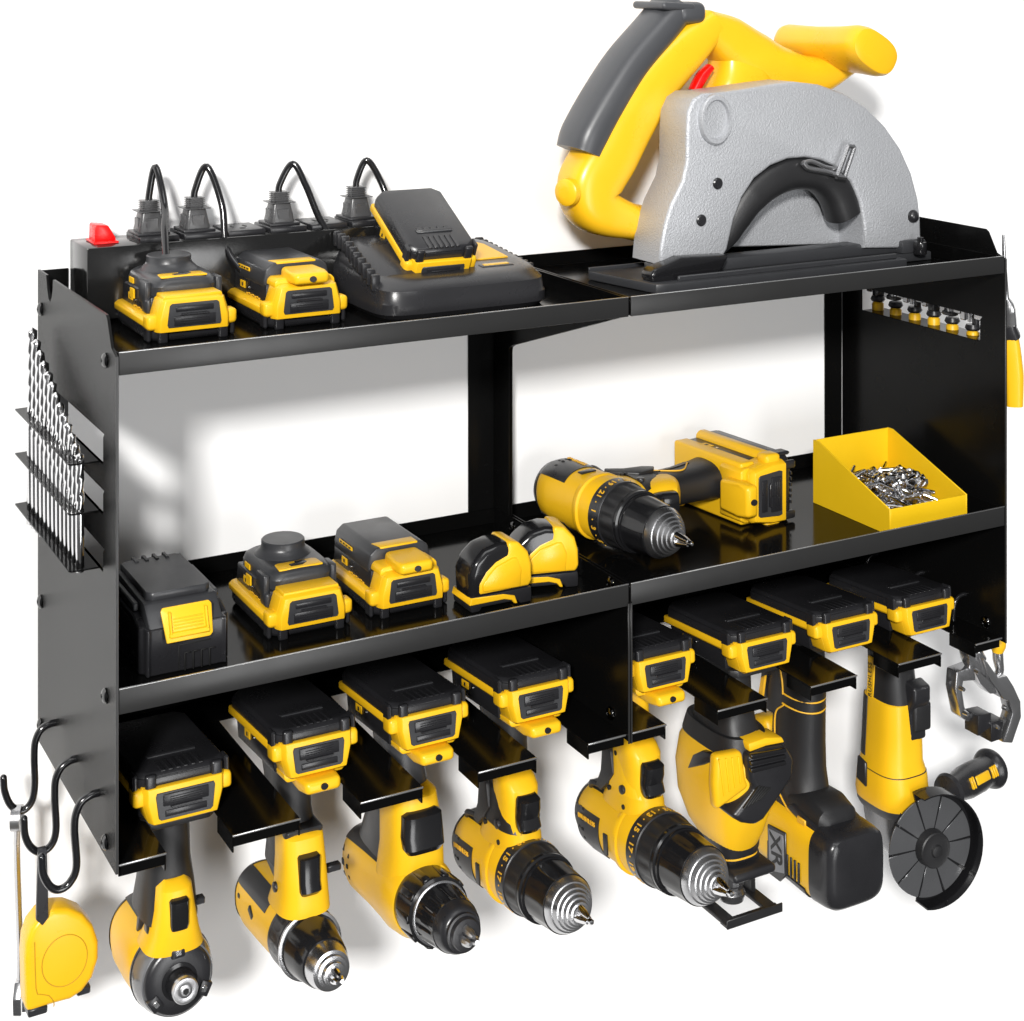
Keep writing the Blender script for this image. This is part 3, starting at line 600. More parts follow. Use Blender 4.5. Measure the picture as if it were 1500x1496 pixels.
# ------------------------------------------------------------------ jigsaw-like oscillating saw, sixth
T6X = .5770
def q6(px, py, x=T6X): p = at(px, py, x=x); return (p.y, p.z)
t6 = thing('oscillating_tool', 'stubby yellow and black power tool standing above a U-shaped foot, sixth from left hanging', 'power tool', (T6X, 0, 0))
HB6 = Matrix.Translation((.004, -.1310, .0405)) @ Matrix.Rotation(R_(-4), 4, 'X') @ FLIP @ Matrix.Diagonal((.92, .98, 1, 1))
battery(t6, HB6)
b = B(); prism(b, octo(.0300, -.045, .040, .006), 'z', .0440, .0530, .0015, 2); kz(b); b.transform(HB6); obj('foot', b, RUB, t6)
def secs_px(tool_x, rows, hx_scale=1.0):
    "rows: (py, px_left, px_right, depth half, exp): vertical loft in local coords from silhouette at each height"
    out = []
    for py, a, c, hx, n in rows:
        P1 = at(a, py, x=tool_x-hx*.75); P2 = at(c, py, x=tool_x+hx*.75)
        y = (P1.y+P2.y)/2; hy = abs(P1.y-P2.y)/2; z = (P1.z+P2.z)/2
        out.append((z, 0, y, hx, max(hy, .006), n))
    return out
b = B(); bodyZ(b, [(-.002, 0, -.128, .0180, .0320, 2.6), (-.030, 0, -.130, .0185, .0300, 2.8), (-.050, 0, -.133, .0195, .0320, 3), (-.062, 0, -.135, .0230, .0380, 3), (-.074, 0, -.135, .0270, .0430, 3)], 36); obj('grip', b, RUB, t6)
S6 = [(-.066, 0, -.1330, .0245, .0400, 3), (-.078, 0, -.1330, .0300, .0470, 3), (-.100, 0, -.1310, .0320, .0480, 3.2), (-.125, 0, -.1310, .0310, .0460, 3), (-.145, 0, -.1340, .0270, .0370, 2.8), (-.160, 0, -.1400, .0210, .0240, 2.5)]
b = B(); bodyZ(b, S6, 48); h6 = obj('housing', b, YEL, t6)
b = B(); bodyZ(b, [(-.0555, 0, -.134, .0245, .0405, 3), (-.0640, 0, -.134, .0270, .0430, 3), (-.0700, 0, -.134, .0285, .0445, 3)], 40); obj('shoulder', b, RUB, h6)
def f6(pts, y=-.178): return [(at(1000+u/3.74, 1000+v/3.74, y=y).x-T6X, at(1000+u/3.74, 1000+v/3.74, y=y).z) for u, v in pts]
b = B(); prism(b, f6([(330, 385), (420, 345), (540, 325), (585, 400), (578, 500), (500, 620), (420, 735), (370, 765), (300, 755), (240, 720), (372, 565), (342, 520)]), 'y', -.150, -.186, .0050, 4); obj('motor_cover', b, BLK, h6)
b = B()
for k in range(3): prism(b, f6([(365, 392+k*38), (560, 355+k*34), (562, 378+k*34), (372, 418+k*38)], -.186), 'y', -.184, -.1885, .0012, 2)
obj('vents', b, BLKG, h6)
b = B()
for k in range(5): prism(b, f6([(330+k*20, 690-k*12), (420+k*14, 560+k*3), (428+k*14, 566+k*3), (342+k*20, 694-k*12)], -.186), 'y', -.184, -.1872, .0005, 1)
obj('lower_ribs', b, HOLE, h6)
b = B(); prism(b, f6([(178, 400), (325, 372), (345, 520), (365, 570), (180, 705), (170, 560)]), 'y', -.168, -.1800, .0045, 4); obj('front_plate', b, YEL, h6)
b = B()
for k in range(4): prism(b, f6([(196+k*34, 420-k*5), (206+k*34, 418-k*5), (232+k*30, 615-k*22), (222+k*30, 622-k*22)], -.180), 'y', -.1785, -.1812, .0006, 2)
obj('cooling_ribs', b, YELB, h6)
b = B(); prism(b, f6([(345, 325), (440, 292), (530, 290), (545, 318), (440, 338), (350, 372)]), 'y', -.160, -.1825, .0016, 2); obj('top_flash', b, YEL, h6)
def f6x(pts, x=-.0310): return [(at(1000+u/3.74, 1000+v/3.74, x=T6X+x).y, at(1000+u/3.74, 1000+v/3.74, x=T6X+x).z) for u, v in pts]
b = B(); prism(b, f6x([(30, 470), (60, 395), (110, 372), (170, 398), (175, 425), (120, 450)]), 'x', -.0240, -.0322, .0010, 2); obj('side_trim', b, BLK, h6)
b = B(); bodyZ(b, [(-.150, 0, -.1380, .0245, .0270, 2.8), (-.160, 0, -.1395, .0235, .0255, 2.8), (-.168, 0, -.1400, .0210, .0230, 2.8)], 36); obj('lower_band', b, BLK, h6)
b = B(); bodyZ(b, [(-.1640, 0, -.1400, .0218, .0238, 2.8), (-.1665, 0, -.1400, .0218, .0238, 2.8)], 36); obj('band_line', b, YINK, h6)
b = B(); rb(b, (.003, -.150, -.1760), (.046, .050, .0085), .0035, 3); rb(b, (.003, -.140, -.1690), (.034, .038, .010), .003, 2); obj('base_block', b, BLK, t6)
b = B()
zb = -.2140
for s in (-1, 1):
    prism(b, [(s*.0190, -.178), (s*.0235, -.178), (s*.0250, zb+.004), (s*.0205, zb+.004)], 'y', -.128, -.146, .0006, 1)
    prism(b, [(s*.0160, -.120), (s*.0290, -.118), (s*.0290, -.176), (s*.0160, -.170)], 'z', zb, zb+.0035, .0008, 1)
rb(b, (0, -.172, zb+.0018), (.060, .010, .0035), .0008, 1); rb(b, (0, -.121, zb+.0018), (.060, .008, .0035), .0008, 1)
rb(b, (0, -.1775, zb+.004), (.060, .0016, .008), .0005, 1)
obj('shoe_frame', b, RUB, t6)
b = B(); lathe(b, [(0, .0100), (.004, .0112), (.018, .0112), (.020, .0098), (.022, .0098), (.024, .0115), (.030, .0115), (.032, .0100)], Matrix.Translation((-.002, -.146, -.176)) @ Matrix.Rotation(R_(90), 4, 'X'), 12)
lathe(b, [(.022, .0100), (.026, .0122), (.0265, .0122), (.033, .0108), (.034, .0070)], Matrix.Translation((-.002, -.146, -.176)) @ Matrix.Rotation(R_(90), 4, 'X'), 40)
obj('collet', b, DKM, t6, ang=25)
# ------------------------------------------------------------------ seventh tool: cut-out saw with big rounded black cap
T7X = .6720
T7X = .6650
t7 = thing('reciprocating_saw', 'power tool with long black grip and big rounded black front cap, seventh from left hanging', 'power tool', (T7X, 0, 0))
HB7 = Matrix.Translation((.006, -.1350, .0420)) @ Matrix.Rotation(R_(-4), 4, 'X') @ FLIP @ Matrix.Diagonal((.92, .98, 1, 1))
battery(t7, HB7)
b = B(); bodyZ(b, [(.006, 0, -.118, .026, .042, 3), (-.004, 0, -.118, .022, .036, 3), (-.012, 0, -.120, .019, .030, 3)], 36); obj('foot', b, RUB, t7)
b = B(); S7 = [(-.006, 0, -.1260, .0200, .0270, 2.4), (-.040, 0, -.1290, .0200, .0270, 2.3), (-.060, 0, -.1290, .0195, .0265, 2.3), (-.090, 0, -.1270, .0205, .0275, 2.3), (-.115, 0, -.1260, .0215, .0290, 2.3), (-.135, 0, -.1280, .0220, .0310, 2.4), (-.152, 0, -.1340, .0240, .0400, 2.6)]
bodyZ(b, S7, 48); g7 = obj('grip', b, RUB, t7)
b = B()
for z0 in (-.0470, -.0565):
    pts = [Vector((.0203*math.cos(R_(a)), -.1290+.0270*math.sin(R_(a)), z0-.004*math.sin(R_(a+90))*0-.003*abs(math.sin(R_(a))))) for a in range(180, 372, 12)]
    tube(b, pts, .0008, 8, 1, smooth=False)
tube(b, [(-.0200, -.1230, -.020), (-.0206, -.129, -.036), (-.0206, -.1300, -.0480)], .0008, 8)
tube(b, [(-.0205, -.1310, -.0575), (-.0215, -.1200, -.0700), (-.0215, -.1200, -.1050), (-.0235, -.1230, -.1300), (-.0250, -.1400, -.1450), (-.0250, -.1550, -.1500)], .0008, 8)
obj('piping', b, YINK, g7)
b = B(); prism(b, [(-.1080, -.0380), (-.1010, -.0420), (-.0960, -.0640), (-.1030, -.0640)], 'x', -.0215, -.0240, .0006, 1); obj('side_badge', b, YINK, g7)
b = B(); bodyZ(b, [(-.020, 0, -.1180, .0190, .0300, 3), (-.050, 0, -.1150, .0205, .0300, 3), (-.072, 0, -.1140, .0190, .0260, 3)], 32); obj('grip_back', b, BLK, g7)
b = B(); prism(b, [(-.080, -.085), (-.104, -.080), (-.112, -.100), (-.112, -.128), (-.118, -.145), (-.100, -.165), (-.080, -.165), (-.072, -.130)], 'x', -.0215, .0215, .006, 3); nk = obj('neck', b, YEL, t7)
b = B(); rings(b, [sup((0, y, z), (1, 0, 0), (0, 0, 1), a, c, 4.2, 44) for y, z, a, c in ((-.060, -.175, .0270, .0210), (-.064, -.175, .0320, .0260), (-.090, -.176, .0332, .0300), (-.140, -.178, .0332, .0322), (-.182, -.179, .0332, .0336), (-.186, -.179, .0325, .0328))])
h7 = obj('housing', b, YEL, t7)
b = B(); rings(b, [sup((0, y, z), (1, 0, 0), (0, 0, 1), a, c, 4.4, 44) for y, z, a, c in ((-.1835, -.1790, .0338, .0342), (-.1990, -.1785, .0332, .0335), (-.2060, -.1780, .0322, .0325), (-.2095, -.1775, .0295, .0298), (-.2110, -.1775, .0240, .0245), (-.2112, -.1775, .014, .014))])
obj('front_cap', b, BLK, t7)
b = B(); patch(b, [(-.128, -.178, .0332, .0322, 4.2), (-.176, -.179, .0333, .0336, 4.2)], 205, 335, .0012); hb = obj('belly_cover', b, RUB, h7)
b = B()
for k in range(9): rb(b, (-.0338, -.126-k*.0055, -.1900), (.0016, .0025, .018), .0004, 1)
obj('belly_ribs', b, RUB, h7)
b = B(); rings(b, [sup((0, y, z), (1, 0, 0), (0, 0, 1), a, c, 2.8, 32) for y, z, a, c in ((-.128, -.150, .018, .010), (-.140, -.1465, .024, .017), (-.165, -.1450, .0240, .0170), (-.182, -.1470, .0215, .0140), (-.188, -.1500, .015, .009))]); obj('lever', b, RUB, t7)
b = B(); prism(b, [(-.150, -.1385), (-.186, -.1475), (-.186, -.1520), (-.172, -.1545), (-.156, -.1490), (-.140, -.1450)], 'x', -.0262, .0262, .002, 2); obj('lever_seat', b, BLK, t7)
b = B(); rb(b, (-.0275, -.1660, -.1470), (.0020, .0120, .0060), .0008, 1); obj('seat_mark', b, YINK, t7)
b = B(); prism(b, [(-.062, -.098), (-.080, -.092), (-.098, -.150), (-.098, -.206), (-.080, -.212), (-.064, -.200)], 'x', -.0335, .0335, .004, 3); bk = obj('rear_plate', b, PLT, t7)
b = B(); prism(b, [(-.1255, -.1655), (-.1520, -.1620), (-.1535, -.2000), (-.1440, -.2100), (-.1275, -.2100)], 'x', -.0330, -.0352, .0008, 1); lg = obj('logo_frame', b, BLK, h7)
b = B(); prism(b, [(-.1278, -.1682), (-.1494, -.1655), (-.1510, -.1990), (-.1294, -.2060)], 'x', -.0348, -.0356, .0003, 1); obj('logo_plate', b, PLT, h7)
b = text('XR', .0220, MF(Vector((-.0358, -.1390, -.1830)), (0, -.15, -1), (0, -1, .15)), .0003, bold=.0003); 
obj('lettering', b, INK, h7)
# ------------------------------------------------------------------ angle grinder
T8X = .7687
t8 = thing('angle_grinder', 'yellow angle grinder with ribbed black disc and side handle, hanging at the right end', 'angle grinder', (T8X, 0, 0))
HB8 = Matrix.Translation((0, -.1300, .0365)) @ Matrix.Rotation(R_(-4), 4, 'X') @ FLIP @ Matrix.Diagonal((.92, .97, 1, 1))
battery(t8, HB8)
b = B(); S8 = [(.010, 0, -.130, .0170, .0190, 2.8), (-.030, 0, -.1340, .0180, .0200, 2.8), (-.070, 0, -.1380, .0195, .0225, 2.8), (-.086, 0, -.1380, .0205, .0235, 2.8)]
bodyZ(b, S8, 40); n8 = obj('grip', b, RUB, t8)
b = B(); rb(b, (-.0190, -.1290, -.0580), (.0016, .0095, .0480), .0006, 1, M=Matrix.Rotation(R_(3), 4, 'X')); lb = obj('label_plate', b, YEL, n8)
b = text('BRUSHLESS', .0068, MF(Vector((-.0202, -.1290, -.0580)), (0, 0, 1), (0, 1, 0)), .0002, 1.12); obj('lettering', b, INK, n8)
b = B(); S8b = [(-.070, 0, -.1365, .0180, .0215, 3), (-.0725, 0, -.1365, .0210, .0245, 3), (-.100, 0, -.1375, .0230, .0260, 3), (-.128, 0, -.1370, .0240, .0270, 3), (-.140, 0, -.1370, .0270, .0310, 3), (-.162, 0, -.1370, .0285, .0330, 3), (-.168, 0, -.1370, .0275, .0320, 3)]
bodyZ(b, S8b, 48); h8 = obj('housing', b, YEL, t8)
b = B(); prism(b, [(-.156, -.050), (-.170, -.054), (-.170, -.068), (-.163, -.078), (-.164, -.106), (-.150, -.108), (-.146, -.080)], 'x', -.002, .019, .003, 3); obj('switch_paddle', b, BLK, t8)
b = B(); patch(b, [(S8b[k][0], 0, S8b[k][2], S8b[k][3], S8b[k][4], 3) for k in (1, 2, 3)], 165, 118, .0008, 'z', 8); obj('flank', b, RUB, h8)
b = B(); prism(b, [(-.150, -.068), (-.166, -.072), (-.166, -.098), (-.150, -.100)], 'x', .002, .0235, .003, 3); obj('paddle_base', b, RUB, t8)
b = B(); bodyZ(b, [(-.1365, 0, -.1370, .0262, .0302, 3), (-.1372, 0, -.1370, .0266, .0306, 3)], 48); obj('seam_line', b, INK, h8)
b = B(); prism(b, [(-.122, -.128), (-.134, -.131), (-.134, -.154), (-.120, -.150)], 'x', -.0270, -.0300, .001, 1); obj('lock_button', b, BLK, h8)
b = B(); bodyZ(b, [(-.1650, 0, -.1370, .0275, .0325, 3), (-.1720, 0, -.1370, .0270, .0315, 3), (-.1760, 0, -.1370, .0250, .0290, 3)], 40); obj('collar', b, GRY, t8)
b = B(); bodyZ(b, [(-.175, 0, -.1370, .0235, .0260, 3), (-.190, 0, -.1380, .0225, .0240, 3), (-.206, 0, -.1400, .0180, .0190, 2.6), (-.216, 0, -.1420, .010, .012, 2.4)], 36); gh = obj('gear_head', b, DKM, t8)
# disc and guard: placed along an axis pointing forward and a little sideways
DC = at(1362, 1240, y=-.183)-Vector((T8X, 0, 0)); AX = Vector((-.10, -.99, .04)).normalized()
MD = MF(DC, (-AX).cross(Vector((0, 0, 1))), -AX)   # local -Y runs along AX
def addd(nm, b, m, par, ang=38): b.transform(MD); return obj(nm, b, m, par, ang=ang)
b = B(); RD = .0455
t = bmesh.new(); N = 60
for k in range(10):
    a0 = 2*math.pi*k/10+.025; a1 = 2*math.pi*(k+1)/10-.025; A = []
    for rr, ss in ((.0165, 1), (RD-.004, 1), (RD, .99)):
        pass
    pts = [(.0165*math.cos(a0+(a1-a0)*i/5), .0165*math.sin(a0+(a1-a0)*i/5)) for i in range(6)] + [(RD*math.cos(a1-(a1-a0)*i/7), RD*math.sin(a1-(a1-a0)*i/7)) for i in range(8)]
    prism(b, pts, 'y', -.0008, .0008, .0003, 1)
t.free()
disc = addd('disc', b, mat('grinding_disc', (.10, .102, .107), .26, metal=.4, bump=.2, bscale=500, rvar=.08), t8)
b = B(); lathe(b, [(-.0006, .0400), (.0, .0400), (.0006, .036)], None, 60); lathe(b, [(-.0013, .0450), (-.0009, .0450), (-.0008, .030)], None, 60); addd('disc_core', b, BLKG, disc)
b = B(); lathe(b, [(.0, .0170), (.0090, .0160), (.0100, .0150), (.0095, .0125), (.0100, .0060), (.0120, .0050), (.0125, .0030)], None, 40); addd('disc_nut', b, RUB, disc)
b = B(); arc = [R_(a) for a in range(-105, 106, 5)]
rs = []
for a in arc:
    c, s = math.cos(a), math.sin(a)
    rs.append([Vector((r*c, y, r*s)) for r, y in ((.0515, .0060), (.0515, -.0120), (.0502, -.0120), (.0502, .0048), (.030, .0048), (.030, .0060))])
rings(b, rs); gd = addd('guard', b, BLKG, t8)
b = B(); cyl(b, DC+AX*-.040, DC+AX*-.005, .016, .013, 28, .001); obj('spindle', b, STL, t8)
# side handle to the right
ha = at(1398, 1155, y=-.150)-Vector((T8X, 0, 0)); hb2 = at(1458, 1122, y=-.135)-Vector((T8X, 0, 0))
hd = (hb2-ha).normalized(); ha = ha-hd*.012
b = B(); MH = MF(ha, Vector((0, 0, 1)).cross(-hd), -hd)
lathe(b, [(-.035, .0060), (-.004, .0060), (0, .0150), (.004, .0165), (.007, .0130), (.014, .0125), (.030, .0150), (.050, .0150), (.060, .0135), (.066, .0140), (.070, .0180), (.073, .0190), (.076, .0180), (.078, .0140)], MH, 40)
sh = obj('side_handle', b, BLK, t8)
b = B()
up = Vector((0, -1, .45)).normalized(); up = (up-hd*up.dot(hd)).normalized(); sd = hd.cross(up)
for u, l in ((.040, .022),): rb(b, ha+hd*u+up*.0145, (l, .0085, .0030), .0014, 3, M=MF((0, 0, 0), hd, sd))
for u in (.022, .0255, .056, .0595, .063): rb(b, ha+hd*u+up*.0142, (.0016, .0105, .0030), .0005, 1, M=MF((0, 0, 0), hd, sd))
obj('grip_inlay', b, YEL, sh)
# ------------------------------------------------------------------ power strip with plugs
ps = thing('power_strip', 'long black power strip with red switch standing behind the top shelf', 'power strip', (.0240, -.003, .3430))
SX0, SX1, SY0, SY1, SZ = .0240, .3150, -.0580, -.0040, .3992
b = B(); bx(b, SX0, SX1, SY0, SY1, .3425, SZ, .0012, 2); wpart(ps, 'case', b, STRIPM)
b = B(); prism(b, [(.0330, SZ), (.0530, SZ), (.0530, SZ+.0020), (.0330, SZ+.0020)], 'y', -.044, -.018, .0006, 1); wpart(ps, 'switch_frame', b, RED)
b = B(); prism(b, [(.0345, SZ+.001), (.0515, SZ+.001), (.0515, SZ+.0040), (.0455, SZ+.0140), (.0360, SZ+.0150), (.0350, SZ+.0140)], 'y', -.040, -.022, .0008, 2); wpart(ps, 'rocker_switch', b, RED)
SOX = [at(p, 343-(p-185)*.075, z=SZ+.004).x for p in (222, 287, 346, 408, 470, 525)]
SOX = [.0840+.0365*i for i in range(6)]
for i, x in enumerate(SOX):
    b = B(); rb(b, (x, -.031, SZ+.0018), (.0325, .0400, .0046), .0010, 2); so = wpart(ps, 'socket', b, BLK)
    b = B()
    for s in (-1, 1): rb(b, (x+s*.0055, -.0290, SZ+.0042), (.0018, .0080, .0004), 0)
    cyl(b, (x, -.0400, SZ+.0040), (x, -.0400, SZ+.0044), .0026); wpart(ps, 'slots', b, HOLE, parent=so)
PLUG = mat('grey_plug_plastic', (.060, .060, .062), .30, bump=.15, bscale=900, rvar=.08)
def plug(root):
    root.scale = (1, 1, .60)
    b = B(); rb(b, (0, 0, .0020), (.0270, .0290, .0040), .0010, 2); obj('plug_base', b, BLK, root)
    b = B(); rings(b, [sup((0, 0, z), (1, 0, 0), (0, 1, 0), a, c, 6, 24) for z, a, c in ((.003, .0105, .0105), (.006, .0108, .0108), (.0300, .0078, .0078))]); bd = obj('plug_body', b, PLUG, root)
    b = B(); rb(b, (0, -.0094, .0150), (.0105, .0020, .0150), .0006, 1); rb(b, (-.0094, 0, .0150), (.0020, .0105, .0150), .0006, 1); obj('grip_panel', b, PLUG, bd)
    b = B(); rb(b, (0, 0, .0310), (.0220, .0210, .0012), .0004, 1)
    for k in range(5): rb(b, (0, 0, .0335+k*.0027), (.0140 if k % 2 == 0 else .0140, .0130, .0015), .0005, 1)
    rb(b, (0, 0, .0380), (.0118, .0108, .0150), .0008, 1); obj('strain_relief', b, PLUG, root)
cords = [
 (0, 'black cord rising from the first socket into the grey turret below', [(0, 0, 0), 'p228,245,-.035', 'p241,300,-.050', 'p241,335,-.070', 'p244,392,-.098']),
 (1, 'black cord looping from the second socket down behind the lamp-nose pack', [(0, 0, 0), 'p303,244,-.035', 'p325,300,-.045', 'p331,360,-.055', 'p350,392,-.066', 'p372,408,-.075']),
 (3, 'black cord looping from the fourth socket down to the charger', [(0, 0, 0), 'p429,240,-.035', 'p448,272,-.042', 'p468,320,-.048', 'p490,352,-.055', 'p522,374,-.066']),
 (5, 'black cord rising from the last socket and dropping behind the tilted battery', [(0, 0, 0), 'p537,235,-.035', 'p556,262,-.040', 'p570,300,-.048', 'p575,340,-.055'])]
bases = {0: (218, 344), 1: (285, 338), 3: (409, 327), 5: (522, 316)}
for i, lab, pts in cords:
    px, py = bases[i]; base = at(px, py, y=-.031); base.z = SZ+.0040
    th = thing('mains_lead', lab, 'power cord', base, 'power cords plugged into the strip'); plug(th)
    top = base+Vector((0, 0, .0270)); P = [top-Vector((0, 0, .004)), top+Vector((.0005, 0, .006))]
    for s in pts[1:]:
        a, c, y = s[1:].split(','); P.append(at(float(a), float(c), y=float(y)))
    b = B(); tube(b, P, .0029, 12, 8); c_ = wpart(th, 'cord', b, CORD); c_.scale = (1, 1, 1/.60)
# ------------------------------------------------------------------ charger with tilted battery
ch = thing('battery_charger', 'dark grey battery charger with yellow label on the top shelf', 'charger', (.300, -.10, FLOOR_T))
b = B()
def pill(z, x0, x1, y0, y1, n): return sup(((x0+x1)/2, (y0+y1)/2, z), (1, 0, 0), (0, 1, 0), (x1-x0)/2, (y1-y0)/2, n, 64)
X0, X1, Y0, Y1 = .228, .3820, -.1660, -.0350
f0 = FLOOR_T
def cw(b):
    for v in b.verts:
        k = min(1, max(0, (v.co.z-f0-.013)/.012)); v.co.z += .0125*k*max(0, (v.co.y+.160)/.125)
    return b

rings(b, [pill(f0, X0+.004, X1-.004, Y0+.004, Y1-.004, 7), pill(f0+.004, X0, X1, Y0, Y1, 7), pill(f0+.012, X0, X1, Y0, Y1, 7), pill(f0+.0135, X0+.001, X1-.001, Y0+.001, Y1-.001, 7), pill(f0+.022, X0+.0015, X1-.0015, Y0+.002, Y1-.002, 6.5), pill(f0+.0275, X0+.006, X1-.006, Y0+.008, Y1-.004, 5.5), pill(f0+.0290, X0+.014, X1-.014, Y0+.018, Y1-.010, 4.5)])
body = wpart(ch, 'case', cw(b), CHG)
b = B(); rings(b, [pill(f0+.022, X0+.0025, X0+.093, -.150, -.036, 5), pill(f0+.034, X0+.004, X0+.091, -.134, -.037, 5), pill(f0+.046, X0+.010, X0+.086, -.102, -.038, 4.5), pill(f0+.051, X0+.018, X0+.078, -.090, -.040, 4)]); wpart(ch, 'battery_dock', b, CHG)
b = B()
for k in range(11):
    y = -.142+k*.0090
    rb(b, (X0+.0030+max(0, k-4)*.0004, y, f0+.026+min(k, 7)*.0022), (.0080, .0042, .0130), .0018, 2)
wpart(ch, 'vent_ribs', cw(b), CHG); b = B()
for k in range(11): rb(b, (X1-.0050, -.130+k*.0090, f0+.0225), (.0090, .0042, .0085), .0018, 2)
wpart(ch, 'vent_ribs', cw(b), CHG)
b = B(); prism(b, [(.3220, -.118), (.3640, -.118), (.3640, -.075), (.3560, -.058), (.3220, -.058)], 'z', f0+.0288, f0+.0302, .0004, 1); wpart(ch, 'label', cw(b), YINK)
b = B(); rb(b, (.3430, -.1360, f0+.0282), (.030, .0085, .0030), .001, 2); ir = wpart(ch, 'indicator_rim', cw(b), BLK)
b = B(); rb(b, (.3430, -.1350, f0+.0292), (.024, .0050, .0020), .0006, 1); wpart(ch, 'indicator', cw(b), YELD, parent=ir)
tb = thing('battery', 'black and yellow battery tilted in the charger', 'battery', (.2930, -.0960, f0+.0520), rot=(R_(28), 0, R_(-1)))
tb.scale = (.82, .80, 1.15)
battery(tb, FLIP @ Matrix.Translation((0, 0, -.0180)))
# ------------------------------------------------------------------ black battery with yellow latch (middle shelf)
zb = FLOOR_M
bb = thing('battery', 'all-black square battery with big yellow latch at the left end of middle shelf', 'battery', (.0640, -.135, zb))
b = B(); prism(b, [(-.0270, -.184), (.0270, -.184), (.0285, -.186), (.0300, -.184), (.0300, -.178), (.0335, -.176), (.0335, -.088), (.0290, -.084), (-.0290, -.084), (-.0335, -.088), (-.0335, -.176), (-.0300, -.178), (-.0300, -.184), (-.0285, -.186)], 'z', 0, .0335, .0022, 3)
prism(b, [(-.176, .033), (-.088, .033), (-.088, .0365), (-.120, .0385), (-.160, .0385)], 'x', -.0335, .0335, .001, 1)
b.transform(Matrix.Translation((.0640, 0, zb))); cs = wpart(bb, 'case', b, BLK)
b = B(); prism(b, [(-.1845, .0320), (-.1680, .0470), (-.0950, .0490), (-.0920, .0330)], 'x', -.0275, .0275, .0016, 2)
prism(b, octo(.0240, -.166, -.090, .004), 'z', .0470, .0530, .0008, 1)
for k in range(4): rb(b, (-.012+k*.008, -.0920, .0520), (.003, .012, .004), .0005, 1)
for s in (-1, 1): rb(b, (s*.0300, -.128, .0420), (.0042, .060, .0060), .0010, 1)
b.transform(Matrix.Translation((.0640, 0, zb))); wpart(bb, 'terminal_block', b, GRY)
b = B(); prism(b, [(-.0170, .0220), (.0150, .0220), (.0175, .0240), (.0185, .0440), (.0165, .0465), (-.0180, .0465), (-.0195, .0440)], 'y', -.0010, .0010, .0008, 2, poly2=None)
b.transform(Matrix.Translation((.0640, -.1850, zb+.0010)) @ Matrix.Rotation(R_(-20), 4, 'X') @ Matrix.Translation((0, -.0130, -.002))); yl = wpart(bb, 'latch', b, YEL)
b = B(); MM = Matrix.Translation((.0640, -.1850, zb+.0010)) @ Matrix.Rotation(R_(-20), 4, 'X') @ Matrix.Translation((0, -.0130, -.002))
for s in (-1, 1): rb(b, (s*.0135, -.0018, .0350), (.0020, .0025, .0160), .0006, 1)
rb(b, (0, -.0016, .0268), (.0300, .0022, .0040), .0008, 1)
for k in range(4): rb(b, (0, -.0013, .0310+k*.0022), (.0220, .0012, .0007), .0002, 1)
b.transform(MM); wpart(bb, 'latch_grip', b, YEL, parent=yl)
b = B()
for k in range(4): rb(b, (-.002+k*.0062, -.1862, .0070), (.0010, .0010, .0130), .0002, 1); rb(b, (.0002+k*.0062, -.1862, .0132), (.0040, .0010, .0009), .0002, 1)
rb(b, (-.0060, -.1848, .0100), (.0009, .0010, .0180), .0002, 1); rb(b, (.0060, -.1848, .0190), (.0240, .0010, .0009), .0002, 1)
b.transform(Matrix.Translation((.0640, .0010, zb))); wpart(bb, 'moulded_lines', b, HOLE, parent=cs)
# ------------------------------------------------------------------ two small tape measures
def tapem(root):
    root.scale = (.86, .95, .94)
    out = [(-.031, .006), (.030, .006), (.0325, .012), (.0320, .030), (.0270, .0440), (.0160, .0520), (.0000, .0535), (-.0160, .0500), (-.0280, .0410), (-.0320, .0300)]
    b = B(); prism(b, out, 'y', -.0160, .0160, .0060, 4); cs = obj('case', b, BLKG, root)
    yel = [(-.0240, .0130), (.0300, .0130), (.0332, .0180), (.0325, .0320), (.0290, .0430), (.0190, .0525), (.0080, .0540), (.0060, .0440), (-.0060, .0400), (-.0160, .0330), (-.0240, .0230)]
    b = B(); prism(b, yel, 'y', -.0165, .0165, .0030, 3); sp = obj('side_shell', b, YEL, root)
    pn = [(-.0195, .0165), (.0190, .0150), (.0205, .0300), (.0160, .0400), (.0110, .0405), (-.0060, .0355), (-.0140, .0290), (-.0200, .0220)]
    b = B(); prism(b, pn, 'y', -.0185, .0185, .0012, 2); obj('side_panel', b, YELS, sp)
    b = B(); prism(b, [(-.031, 0), (-.022, 0), (-.020, .0030), (.018, .0030), (.020, 0), (.032, 0), (.0325, .0060), (.0320, .0130), (-.0310, .0130), (-.0320, .0050)], 'y', -.0165, .0165, .0014, 2); ft = obj('base', b, BLK, root)
    b = B(); prism(b, [(-.0310, .0125), (-.0330, .0065), (.0030, .0065), (.0110, .0045), (.0140, .0010), (.0170, .0010), (.0140, .0080), (.0020, .0110)], 'y', -.0171, .0171, .0006, 1); obj('base_flash', b, YEL, ft)
    b = B(); rb(b, (.0352, 0, .0240), (.0020, .0160, .0120), .0008, 1); obj('lens', b, BLKG, root)
tm = thing('tape_measure', 'small yellow and black tape measure, nearer and left of the two on the middle shelf', 'tape measure', (.3200, -.1720, zb), 'small tape measures on the middle shelf', (0, 0, R_(0))); tapem(tm)
dup(tm, (.3740, -.1560, zb), (0, 0, R_(-14)), 'small yellow and black tape measure, right one, tucked behind its twin and touching the drill')
